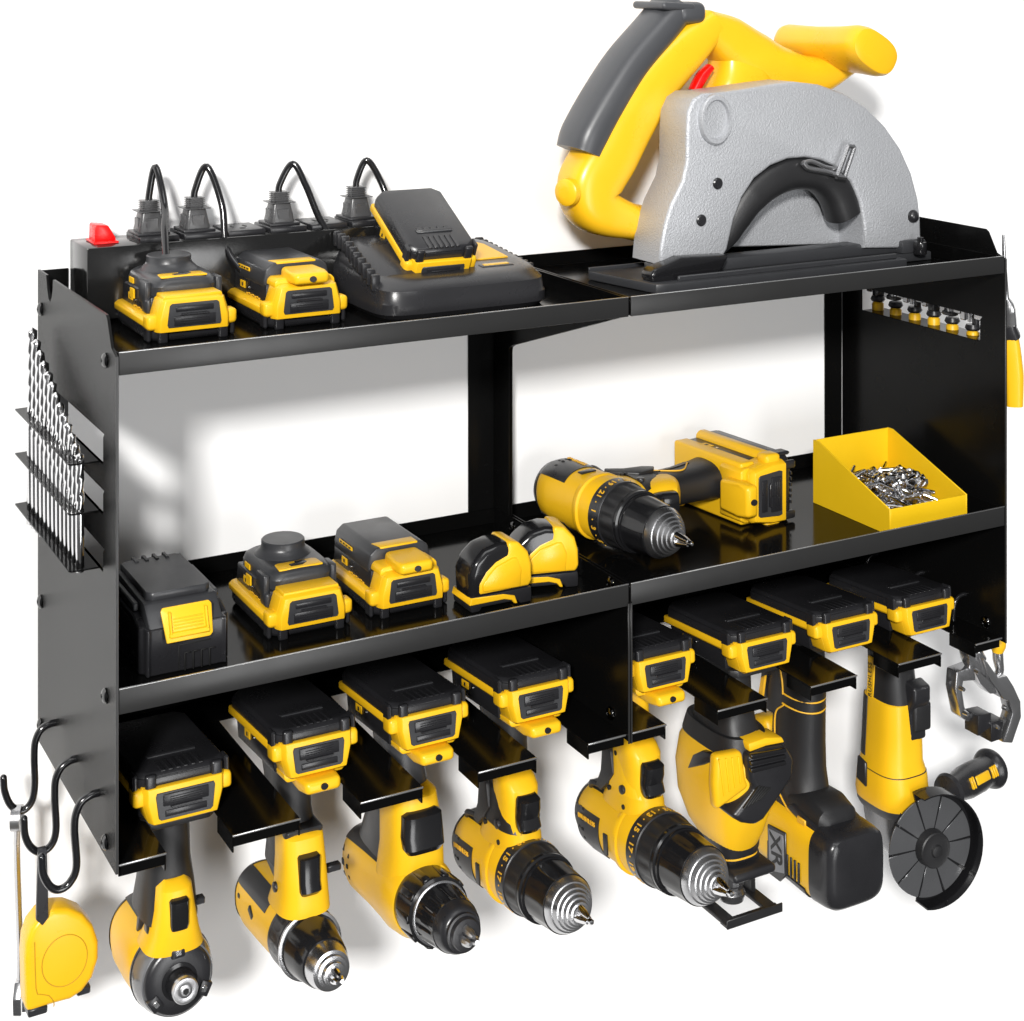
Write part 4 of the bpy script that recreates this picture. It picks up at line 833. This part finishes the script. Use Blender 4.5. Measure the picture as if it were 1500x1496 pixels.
# ------------------------------------------------------------------ yellow bin and loose screws
bn = thing('parts_bin', 'open yellow sheet bin full of screws on the middle shelf', 'bin', (.7550, -.145, zb))
x0, x1, y0, y1 = .7060, .7990, -.2050, -.0970
zf0, zb0 = zb+.0235, zb+.0600; th = .0014
b = B(); sp_ = [(y1, zb), (y1, zb0), (y1-.008, zb0), (y0, zf0), (y0, zb)]
prism(b, sp_, 'x', x0, x0+th, .0003, 1); prism(b, sp_, 'x', x1-th, x1, .0003, 1)
bx(b, x0+th, x1-th, y0+.0002, y0+th, zb+.0002, zf0-.0002, .0002); bx(b, x0+th, x1-th, y1-th, y1-.0002, zb+.0002, zb0-.0002, .0002); bx(b, x0+th, x1-th, y0+th, y1-th, zb+.0002, zb+.0015, 0)
wpart(bn, 'tray', b, YELB)
rnd = random.Random(7)
def fastener(kind):
    b = B(); L = (.017, .021, .013)[kind]
    if kind < 2:
        lathe(b, [(0, .0014), (.0008, .0042), (.0028, .0044), (.0036, .0036), (.0037, .0018)], None, 14)
        lathe(b, [(-L, .0006), (-L+.001, .0018), (-.0001, .0021)], None, 12)
        o = obj('head', b, CHR) ; 
    else:
        lathe(b, [(0, .0022), (.0001, .0044), (.0040, .0044), (.0041, .0022)], None, 6)
        o = obj('head', b, CHR, ang=25)
    col.objects.unlink(o); return o.data
FM = [fastener(k) for k in range(3)]
groups = 'loose screws heaped in the yellow bin'
heap = [(x0+.015+rnd.random()*(x1-x0-.030), y0+.024+rnd.random()*(y1-y0-.046)) for _ in range(190)]
for i, (hx, hy) in enumerate(heap):
    k = rnd.choice((0, 0, 1, 1, 2)); lay_ = i/190
    hgt = zb+.007+.0300*lay_*(1-.55*((hy-(y0+.045))/.06)**2*(1 if hy > y0+.045 else .3))
    o = bpy.data.objects.new('nut' if k == 2 else 'screw', FM[k]); col.objects.link(o); o.location = (hx, hy, max(hgt, zb+.005)); o.rotation_euler = (rnd.uniform(-.6, .5), rnd.uniform(0, 6.28), rnd.uniform(0, 6.28))
    if k == 2: tag(o, 'shiny steel hex nut in the heap inside the yellow bin', 'nut', 'steel nuts heaped in the yellow bin')
    else: tag(o, 'shiny steel screw in the heap inside the yellow bin', 'screw', groups)
# ------------------------------------------------------------------ drill bits in the rails
def bit_mesh(L, r, shank):
    b = B(); N = 14; rs = []; n = 90; zfl = shank
    for k in range(int(n)+1):
        z = shank + (L-shank)*k/n; tw = (z-shank)/.0125*math.pi*1.0
        taper = 1 if k < n-3 else (1-(k-n+3)/3*.85)
        ring = []
        for i in range(N):
            a = 2*math.pi*i/N; g = .72+.28*abs(math.cos(a-tw))**.6
            ring.append(Vector((r*g*taper*math.cos(a), r*g*taper*math.sin(a), z)))
        rs.append(ring)
    pre = [[Vector((r*q*math.cos(2*math.pi*i/N), r*q*math.sin(2*math.pi*i/N), z)) for i in range(N)] for z, q in ((0, .8), (.0006, 1), (shank-.001, 1))]
    rings(b, pre+rs); return b
NB = 13
for i in range(NB):
    t = i/(NB-1); px = 47+(117-47)*t
    bot = 768+(838-768)*t; topy = 480+(664-480)*t**.96
    P0 = at(px, bot, x=-.0125); P1 = at(px, topy, x=-.0125)
    L = P1.z-P0.z; sh_ = at(px, 628+(752-628)*t, x=-.0125).z-P0.z
    o = obj('drill_bit', bit_mesh(L, .0041-.0010*t, sh_), CHR, ang=60); o.location = (-.0125, P0.y, P0.z)
    nm = ['longest, rearmost', 'second longest', 'third longest', 'fourth longest', 'fifth longest', 'sixth longest', 'middle, seventh longest', 'sixth shortest', 'fifth shortest', 'fourth shortest', 'third shortest', 'second shortest', 'shortest, frontmost'][i]
    tag(o, nm+' steel drill bit in the rails on the rack\'s left side', 'drill bit', 'drill bits standing in the side rails')
# ------------------------------------------------------------------ hooks, wrench, tape
def hook_at(y, xo=-.0165):
    pass
def hook_px(y, pts, lab):
    P = [at(a, c, y=y) for a, c in pts]
    top = P[-1]; P.append(Vector((.0060, y, top.z-.004)))
    base = P[0].copy(); o_ = Vector((P[3].x, y, P[0].z))
    root = thing('s_hook', lab, 'hook', o_, 'black hooks on the left side of the rack')
    b = B(); tube(b, P, .0027, 16, 8)
    for p in (P[0], ): bmesh.ops.create_uvsphere(b, u_segments=12, v_segments=8, radius=.00275, matrix=Matrix.Translation(p))
    wpart(root, 'wire', b, CORD); return root
hook_px(-.060, [(5, 1140), (7, 1160), (16, 1180), (32, 1188), (46, 1175), (51, 1150), (50, 1110), (52, 1085), (62, 1067), (80, 1059)], 'rearmost black wire hook, holding the wrench, on the rack\'s left side')
hook_px(-.122, [(35, 1200), (37, 1225), (46, 1242), (60, 1248), (75, 1238), (82, 1215), (80, 1165), (82, 1140), (92, 1122), (110, 1112)], 'middle black wire hook, holding the tape measure strap, left side')
hook_px(-.184, [(61, 1256), (63, 1280), (74, 1299), (88, 1303), (103, 1292), (112, 1268), (109, 1215), (112, 1190), (122, 1172), (142, 1162)], 'front empty black wire hook on the rack\'s left side')
yw = -.060; rc = at(25, 1198, y=yw)
wr = thing('wrench', 'long steel combination wrench hanging from the rearmost left hook', 'wrench', rc)
b = B(); lathe(b, [(-.0035, .0095), (.0035, .0095)], Matrix.Identity(4), 30, cap=False); lathe(b, [(.0035, .0095), (.0035, .0062), (-.0035, .0062), (-.0035, .0095)], None, 30, cap=False)
b.transform(Matrix.Translation(rc) @ Matrix.Rotation(R_(65), 4, 'Z')); wpart(wr, 'ring_end', b, STL)
e = at(29, 1442, y=yw); b = B(); tube(b, [rc+Vector((0, 0, -.0085)), rc+Vector((0, 0, -.03)), e+Vector((0, 0, .03)), e], .0042, 14, 4, up=(0, 1, 0), a=.0022, n=3); wpart(wr, 'shaft', b, STL)
b = B(); u = Vector((math.cos(R_(65)), math.sin(R_(65)), 0)); n_ = Vector((-u.y, u.x, 0))
jw = [(-.004, .006), (.004, .006), (.0100, -.004), (.0105, -.020), (.0070, -.024), (.0055, -.012), (0, -.006), (-.0055, -.010), (-.0065, -.019), (-.0100, -.016), (-.0100, -.004)]
t = bmesh.new(); prism(t, jw, 'y', -.0032, .0032, .0008, 2); t.transform(Matrix.Translation(e+Vector((0, 0, -.002))) @ Matrix.Rotation(R_(65), 4, 'Z')); merge(b, t); wpart(wr, 'open_end', b, CHR)
yt = -.122; tc = at(86, 1400, y=yt)
tp = thing('tape_measure', 'large rounded yellow tape measure hanging by a black strap from the middle left hook', 'tape measure', tc)
def onp(px, py, y=yt): p = at(px, py, y=y); return (p.x, p.z)
outl = [(35, 1478), (33, 1400), (35, 1375), (42, 1355), (55, 1338), (75, 1326), (97, 1325), (118, 1333), (133, 1350), (141, 1374), (141, 1398), (133, 1425), (118, 1446), (100, 1458), (70, 1466)]
b = B(); prism(b, [onp(*p) for p in outl], 'y', yt+.0150, yt-.0080, .0045, 4); cs = wpart(tp, 'case', b, YELS)
b = B(); cx, cz = onp(91, 1399); 
tube(b, [Vector((cx+.0165*math.cos(a), yt-.0080, cz+.0185*math.sin(a))) for a in [2*math.pi*i/40 for i in range(41)]], .0004, 6, 1, smooth=False)
tube(b, [Vector((onp(*p)[0], yt-.0080, onp(*p)[1])) for p in ((47, 1372), (49, 1440), (55, 1448), (68, 1450), (75, 1460), (75, 1466))], .0004, 6, 2); wpart(tp, 'seam_line', b, mat('seam_ochre', (.45, .25, .006), .5), parent=cs)
b = B()
OV = [onp(*q) for q in outl]
for i in range(30):
    j = 3+i*(8/29); k_ = int(j); f_ = j-k_; p = Vector((OV[k_][0]+(OV[k_+1][0]-OV[k_][0])*f_, 0, OV[k_][1]+(OV[k_+1][1]-OV[k_][1])*f_)); p += (Vector((cx, 0, cz))-p).normalized()*.0022; a = math.atan2(p.z-cz, p.x-cx)
    rb(b, (p.x, yt+.0015, p.z), (.0008, .0150, .0030), .0003, 1, M=Matrix.Rotation(-a+R_(90), 4, 'Y'))
wpart(tp, 'ridges', b, YELS, parent=cs)
b = B(); s0_ = at(58, 1240, y=yt); s1_ = at(58, 1345, y=yt); prism(b, [(s0_.x-.0030, s0_.z+.003), (s0_.x+.0030, s0_.z+.003), (s1_.x+.0045, s1_.z+.004), (s1_.x, s1_.z-.001), (s1_.x-.0045, s1_.z+.004)], 'y', yt-.0095, yt-.0060, .0005, 1); wpart(tp, 'strap', b, BLK)
b = B(); p = at(52, 1472, y=yt); rb(b, (p.x, yt, p.z-.001), (.014, .016, .0060), .001, 1); wpart(tp, 'end_hook', b, BLK)
b = B(); p = at(120, 1446, y=yt); rb(b, (p.x, yt, p.z), (.010, .012, .0060), .001, 1); wpart(tp, 'lock_button', b, BLK)
# ------------------------------------------------------------------ right side tools
for i, (px, py) in enumerate(((1285, 820), (1352, 848), (1414, 880))):
    P = at(px, py, x=W); r = thing('s_hook', ['rearmost', 'middle', 'front'][i]+' black wire hook through the inside of the right panel', 'hook', P, 'black hooks through the right side panel')
    y, z = P.y, P.z
    b = B(); tube(b, [(W+.020, y, z-.018), (W+.014, y, z-.004), (W+.003, y, z+.0050), (W-.006, y, z+.0060), (W-.013, y, z+.0010), (W-.0150, y, z-.010), (W-.0150, y, z-.016)], .0020, 12, 8); wpart(r, 'wire', b, CORD)
# big yellow handled pliers at the outer right
yp = -.165
rp = thing('pliers', 'yellow handled pliers on the outer right side of the rack', 'pliers', at(1480, 480, y=yp))
def lp(*pts, y=yp): return [at(a, c, y=y) for a, c in pts]
b = B(); tube(b, lp((1479, 482), (1482, 510), (1485, 550), (1486, 594)), [.0068, .0085, .0094, .0082], 20, 6, n=3); wpart(rp, 'handle', b, YEL)
b = B(); tube(b, lp((1476, 476), (1478, 484), (1482, 494)), [.0078, .0082, .0086], 20, 4, n=3); wpart(rp, 'handle_collar', b, BLK)
b = B(); tube(b, lp((1474, 438), (1478, 452), (1480, 480)), [.0030, .0062, .0066], 12, 4, n=4); tube(b, lp((1470, 344), (1471, 380), (1474, 440)), [.0014, .0020, .0030], 10, 4); wpart(rp, 'jaws', b, SIL)
# tools seen through the slot
SL = [(1286, 436, 'y'), (1312, 445, 'k'), (1340, 452, 'y'), (1368, 458, 'k'), (1395, 468, 'y'), (1425, 478, 'y')]
for i, (px, py, c) in enumerate(SL):
    P = at(px, py, x=W+.016); r = thing('screwdriver', ['rearmost', 'second', 'third', 'fourth', 'fifth', 'frontmost'][i]+' tool standing in the rail, seen through the right panel slot', 'screwdriver', P, 'hand tools standing in the right rail')
    b = B(); lathe(b, [(0, .0045), (.002, .0060), (.020, .0058), (.024, .0045), (.0260, .0050), (.0300, .0042)], Matrix.Translation(P+Vector((0, 0, -.004))) @ Matrix.Rotation(R_(90), 4, 'X'), 24); wpart(r, 'handle', b, YEL if c == 'y' else YEL)
    b = B(); lathe(b, [(-.004, .0062), (-.0005, .0075), (.0015, .0060)], Matrix.Translation(P+Vector((0, 0, -.002))) @ Matrix.Rotation(R_(90), 4, 'X'), 20); rb(b, P+Vector((.001, [0, .004, -.003][i % 3], .0055)), ([.012, .010, .006][i % 3], [.008, .014, .006][i % 3], [.008, .005, .014][i % 3]), .002, 2); wpart(r, 'collar', b, BLK)
    b = B(); cyl(b, P+Vector((0, .002, .004)), P+Vector((0, .004, .030)), .0034, .0028); rb(b, P+Vector((0, -.009, .013)), (.004, .012, .012), .001, 1); rb(b, P+Vector((0, .012, .012)), (.004, .008, .016), .001, 1); wpart(r, 'shaft', b, SIL)
# clamp pliers at the lower right
yc = -.195
cp = thing('locking_pliers', 'steel C-shaped locking pliers hanging below the lower right corner', 'pliers', at(1440, 950, y=yc))
def cpoly(pts): return [(at(a, c, y=yc).x, at(a, c, y=yc).z) for a, c in pts]
b = B(); prism(b, cpoly([(1413, 952), (1421, 950), (1436, 975), (1462, 1010), (1470, 1020), (1474, 1022), (1460, 1014), (1446, 1014), (1432, 1000), (1416, 968)]), 'y', yc-.004, yc+.008, .0010, 2); a1 = wpart(cp, 'lever_arm', b, SIL)
b = B(); prism(b, cpoly([(1428, 958), (1436, 965), (1452, 988), (1464, 984), (1474, 1000), (1484, 1022), (1485, 1045), (1472, 1083), (1458, 1082), (1466, 1060), (1472, 1040), (1468, 1022), (1458, 1018), (1452, 1008), (1440, 992)]), 'y', yc-.010, yc+.004, .0014, 2); wpart(cp, 'jaw', b, SIL)
b = B(); prism(b, cpoly([(1430, 976), (1404, 986), (1402, 1012), (1410, 1052), (1422, 1060), (1426, 1050), (1416, 1038), (1412, 1012), (1414, 1000), (1438, 998)]), 'y', yc+.002, yc+.016, .0014, 2); wpart(cp, 'jaw', b, SIL)
b = B(); 
for pts in ([(1424, 1044), (1443, 1040), (1443, 1060), (1424, 1074)], [(1443, 1056), (1462, 1049), (1458, 1078), (1443, 1083)]): prism(b, cpoly(pts), 'y', yc-.008, yc+.010, .0008, 2)
wpart(cp, 'jaw_pad', b, BLK)
for a, c in ((1474, 1038), (1470, 1056), (1462, 1066), (1411, 1010), (1417, 1046), (1433, 985)):
    b = B(); p = at(a, c, y=yc-.0108); cyl(b, p+Vector((0, .004, 0)), p+Vector((0, -.0012, 0)), .0023, .0017, 14); wpart(cp, 'rivet', b, SIL)
b = B(); tube(b, [at(a, c, y=yc) for a, c in ((1431, 940), (1432, 955), (1440, 966))], [.0040, .0052, .0035], 14, 5); tube(b, [at(a, c, y=yc+.004) for a, c in ((1461, 944), (1462, 965), (1464, 984), (1454, 992))], [.0052, .0052, .0040, .003], 14, 5); wpart(cp, 'handle_link', b, SIL)
b = B(); tube(b, [at(a, c, y=yc+.004) for a, c in ((1462, 925), (1462, 945), (1461, 956))], [.0075, .0075, .0050], 18, 5); wpart(cp, 'handle', b, YEL)
WORLD_S, KEY_P, SOFT_P, TOP_P = .33, 300, 34, 18
# ------------------------------------------------------------------ circular saw
yg = -.1450; yb = -.1020
def g(px, py, y=yg): p = at(px, py, y=y); return (p.x, p.z)
saw = thing('circular_saw', 'large yellow circular saw with grey cast guard standing on the top shelf', 'circular saw', (.640, -.12, FLOOR_T))
def arcp(c, r, a0, a1, n): return [(c[0]+r*math.cos(R_(a0+(a1-a0)*i/n)), c[1]+r*math.sin(R_(a0+(a1-a0)*i/n))) for i in range(n+1)]
outer = [g(*p) for p in [(966, 388), (968, 362), (974, 330), (983, 300), (1000, 265), (1006, 235), (1006, 200), (1008, 165), (1016, 146), (1030, 137), (1050, 136), (1090, 131), (1130, 124), (1165, 120), (1200, 124), (1235, 136), (1268, 156), (1298, 186), (1320, 218), (1336, 254), (1346, 292), (1349, 320), (1350, 352), (1326, 354), (1326, 364), (1267, 364), (1266, 330), (1260, 296), (1247, 266), (1228, 246), (1204, 235), (1180, 231), (1155, 233), (1130, 243), (1106, 262), (1088, 290), (1076, 322), (1066, 366), (1060, 376)]]
b = B(); t = bmesh.new()
A = [t.verts.new((x, yg, z)) for x, z in outer]; f = t.faces.new(A); r_ = bmesh.ops.extrude_face_region(t, geom=[f]); vs = [v for v in r_['geom'] if isinstance(v, bmesh.types.BMVert)]
bmesh.ops.translate(t, verts=vs, vec=(0, yb-yg, 0)); bmesh.ops.recalc_face_normals(t, faces=t.faces[:])
es = [e for e in t.edges if all(abs(v.co.y-yg) < 1e-5 for v in e.verts)]
bmesh.ops.bevel(t, geom=es, offset=.0038, segments=4, profile=.5, affect='EDGES', clamp_overlap=True)
merge(b, t); gd = wpart(saw, 'blade_guard', b, CAST, ang=50)
# inner ring behind the opening
b = B(); cI = g(1172, 330); 
prism(b, [g(*p) for p in [(1055, 372), (1075, 310), (1110, 262), (1160, 240), (1215, 245), (1255, 280), (1270, 330), (1270, 366)]], 'y', yb-.006, yb-.001, .001, 1)
wpart(saw, 'inner_guard', b, CAST)
b = B(); pts = [Vector((*p,)).to_3d() for p in []]
tube(b, [Vector((g(*p)[0], yg+.016, g(*p)[1])) for p in [(1040, 388), (1076, 352), (1092, 322), (1112, 290), (1142, 266), (1176, 254), (1212, 258), (1238, 282), (1252, 318)]], [.008, .010, .0135, .0160, .0165, .0165, .0165, .0165, .0160], 26, 8, up=(0, 1, 0), a=[.008, .010, .0135, .0160, .0165, .0165, .0165, .0165, .0160], n=2.6)
lg_ = wpart(saw, 'lower_guard', b, RUB)
b = B(); prism(b, [g(*p, y=yg-.006) for p in [(946, 402), (952, 392), (972, 385), (992, 376), (1062, 372), (1050, 395), (1036, 408), (960, 416), (948, 412)]], 'y', yg-.014, yg+.004, .0035, 3); wpart(saw, 'guard_toe', b, BLKG)
# boss, screws, rivet, lever
p = g(1046, 175); b = B(); t = bmesh.new(); lathe(t, [(-.004, .0190), (.0035, .0190), (.0050, .0178), (.0050, .0150), (.0020, .0140), (.0016, .002)], None, 48); t.transform(Matrix.Translation((p[0], yg, p[1])) @ Matrix.Diagonal((.90, 1, 1.18, 1))); merge(b, t); wpart(saw, 'boss', b, CAST, parent=gd)
b = B()
for px, py in ((1051, 269), (1027, 323)):
    p = g(px, py); lathe(b, [(-.002, .0052), (.0008, .0052), (.0018, .0040), (.0018, .001)], Matrix.Translation((p[0], yg, p[1])), 24); rb(b, (p[0], yg-.0018, p[1]), (.0085, .0008, .0014), 0, M=Matrix.Rotation(R_(-35), 4, 'Y'))
p = g(1337, 317); lathe(b, [(-.002, .0062), (.0012, .0062), (.0034, .0050), (.0048, .0028), (.0052, .0010)], Matrix.Translation((p[0], yg, p[1])), 28)
wpart(saw, 'guard_screw', b, BLK, parent=gd)
b = B(); tube(b, [Vector((g(*q)[0], yg-.004, g(*q)[1])) for q in [(1172, 238), (1180, 246), (1200, 250), (1226, 256)]], .0028, 10, 5)
tube(b, [Vector((g(*q)[0], yg-.004, g(*q)[1])) for q in [(1172, 238), (1185, 236), (1204, 244), (1220, 247)]], .0020, 10, 5)
for q0, q1 in (((1218, 256), (1234, 212)), ((1228, 258), (1243, 214))):
    tube(b, [Vector((g(*q)[0], yg-.008, g(*q)[1])) for q in (q0, q1)], .0022, 8, 1, smooth=False)
tube(b, [Vector((g(*q)[0], yg-.008, g(*q)[1])) for q in ((1233, 213), (1243, 214))], .0022, 8, 1, smooth=False); tube(b, [Vector((g(*q)[0], yg-.008, g(*q)[1])) for q in ((1217, 257), (1230, 259))], .0026, 8, 1, smooth=False)
wpart(saw, 'guard_lever', b, STL)
# base plate
z0 = FLOOR_T+.0002
b = B(); prism(b, [(.4640, -.083), (.8060, -.083), (.8060, -.150), (.7600, -.150), (.7560, -.172), (.4900, -.172), (.4800, -.168)], 'z', z0, z0+.0080, .0010, 2)
for s in ((.4640, .8060, -.0850, -.0830), ): bx(b, s[0], s[1], s[2], s[3], z0+.0075, z0+.0110, .0005)
bx(b, .50, .79, -.140, -.118, z0+.0078, z0+.0190, .002, 2); bx(b, .505, .75, -.1655, -.1625, z0+.0078, z0+.0125, .0008)
bx(b, .770, .800, -.150, -.112, z0+.0078, z0+.0200, .0020, 2); wpart(saw, 'base_plate', b, GRY)
b = B(); cyl(b, (.785, -.158, z0+.008), (.785, -.158, z0+.020), .006, N=24, b=.001); cyl(b, (.785, -.158, z0+.018), (.785, -.158, z0+.024), .003); wpart(saw, 'plate_knob', b, BLKG)
# handle
def hp(px, py, y=-.0800): return at(px, py, y=y)
def limb(pts, ra, rb_, n=3.0, k=8, N=36, y=-.08):
    b = B(); tube(b, [hp(a, c, y) for a, c in pts], rb_, N, k, up=(0, 1, 0), a=ra, n=n); return b
# tube(): r = half axis along 'up' (Y), a = in-plane
hw = limb([(1034, 34), (998, 68), (953, 118), (917, 172), (888, 226), (864, 270), (870, 304), (914, 322), (970, 332), (1040, 338)], [.017, .0220, .0245, .0262, .0275, .0275, .0225, .0165, .0165, .018], [.0235]*10, 3.2, 10, 40)
hd_ = wpart(saw, 'rear_handle', hw, YELS)
wpart(saw, 'top_arm', limb([(1024, 36), (1058, 56), (1096, 84), (1135, 106), (1185, 112), (1240, 86)], [.0150, .0220, .0250, .0250, .0200, .0130], [.0230, .0240, .0245, .0240, .0215, .020], 3), YELS)
wpart(saw, 'motor_housing', limb([(1075, 70), (1080, 120), (1070, 200), (1060, 300)], [.020, .0330, .0420, .045], [.0200, .0260, .028, .028], 3.2), YELS)
b = limb([(985, 10), (960, 42), (918, 92), (884, 146), (857, 196), (848, 222)], [.0160, .0165, .0170, .0180, .0185, .0175], [.0250, .0254, .0254, .0254, .0252, .0240], 2.5, 10, y=-.0795)
wpart(saw, 'rubber_grip', b, GRYR)
b = B(); c0 = hp(965, 10, -.066); rb(b, (c0.x-.004, -.080, c0.z+.001), (.036, .052, .0070), .0032, 4, M=Matrix.Rotation(R_(3), 4, 'Y')); rb(b, (c0.x+.012, -.084, c0.z-.005), (.032, .044, .020), .008, 4); wpart(saw, 'grip_horn', b, GRYR)
b = B(); p = hp(820, 283, -.095); lathe(b, [(-.003, .0125), (.002, .0120), (.0035, .0100), (.004, .004)], Matrix.Translation((p.x+.0085, -.093, p.z)) @ Matrix.Rotation(R_(-68), 4, 'Z'), 36); wpart(saw, 'handle_plug', b, YELS)
b = B(); tube(b, [hp(*q, y=-.088) for q in ((1040, 98), (1028, 112), (1016, 134))], [.0055, .0065, .006], 16, 6, up=(0, 1, 0), a=[.0035, .0050, .0045], n=3); wpart(saw, 'trigger', b, RED)
# front knob: oval bar running towards the viewer
b = B(); rs = []
for y, q in ((-.026, .55), (-.027, .78), (-.031, .92), (-.038, .98), (-.080, .94), (-.120, 1.00), (-.140, 1.07), (-.148, 1.03), (-.1530, .93), (-.1550, .70)):
    px_, py_ = 1214, 70; c = at(1222, 72, y=-.095); u = Vector((.86, 0, -.5)).normalized(); v = Vector((.5, 0, .86)).normalized()
    rs.append(sup((c.x+.002, y, c.z), u, v, .0285*q, .0180*q, 2.6, 40))
rings(b, rs); wpart(saw, 'front_knob', b, YELS)
# ------------------------------------------------------------------ light
w = bpy.data.worlds.new('World'); sc.world = w; w.use_nodes = True; nt = w.node_tree; bg = nt.nodes['Background']
tc = nt.nodes.new('ShaderNodeTexCoord'); sx = nt.nodes.new('ShaderNodeSeparateXYZ'); rp_ = nt.nodes.new('ShaderNodeValToRGB')
nt.links.new(tc.outputs['Generated'], sx.inputs[0]); mr = nt.nodes.new('ShaderNodeMapRange'); mr.inputs['From Min'].default_value = -1; mr.inputs['From Max'].default_value = 1
nt.links.new(sx.outputs['Z'], mr.inputs['Value']); nt.links.new(mr.outputs['Result'], rp_.inputs['Fac'])
cr_ = rp_.color_ramp; cr_.elements[0].position = .30; cr_.elements[0].color = (.30, .30, .30, 1); cr_.elements[1].position = .75; cr_.elements[1].color = (.75, .76, .78, 1)
nt.links.new(rp_.outputs['Color'], bg.inputs['Color']); bg.inputs['Strength'].default_value = WORLD_S
def area(name, loc, target, size, power, size_y=None, colr=(1, 1, 1)):
    l = bpy.data.lights.new(name, 'AREA'); l.energy = power; l.size = size; l.color = colr
    if size_y: l.shape = 'RECTANGLE'; l.size_y = size_y
    o = bpy.data.objects.new(name, l); col.objects.link(o); o.location = loc
    o.rotation_euler = (Vector(target)-Vector(loc)).to_track_quat('-Z', 'Y').to_euler(); return o
LD = Vector((.647, 1, -.495)).normalized(); tgt = Vector((.4, 0, .15))
area('key_lamp', tgt-LD*5.0, tgt, .48, KEY_P, colr=(1, .985, .96))
area('front_softbox', (.45, -3.0, -.15), (.3, 0, .2), .8, SOFT_P, 1.8)
area('top_fill', (.2, -1.6, 2.6), (.4, -.1, .1), 1.6, TOP_P, 1.2)  # added overhead fill, out of view
sc.view_settings.view_transform = 'Standard'; sc.view_settings.look = 'None'; sc.view_settings.gamma = 1; sc.view_settings.exposure = 0; sc.view_settings.use_curve_mapping = False
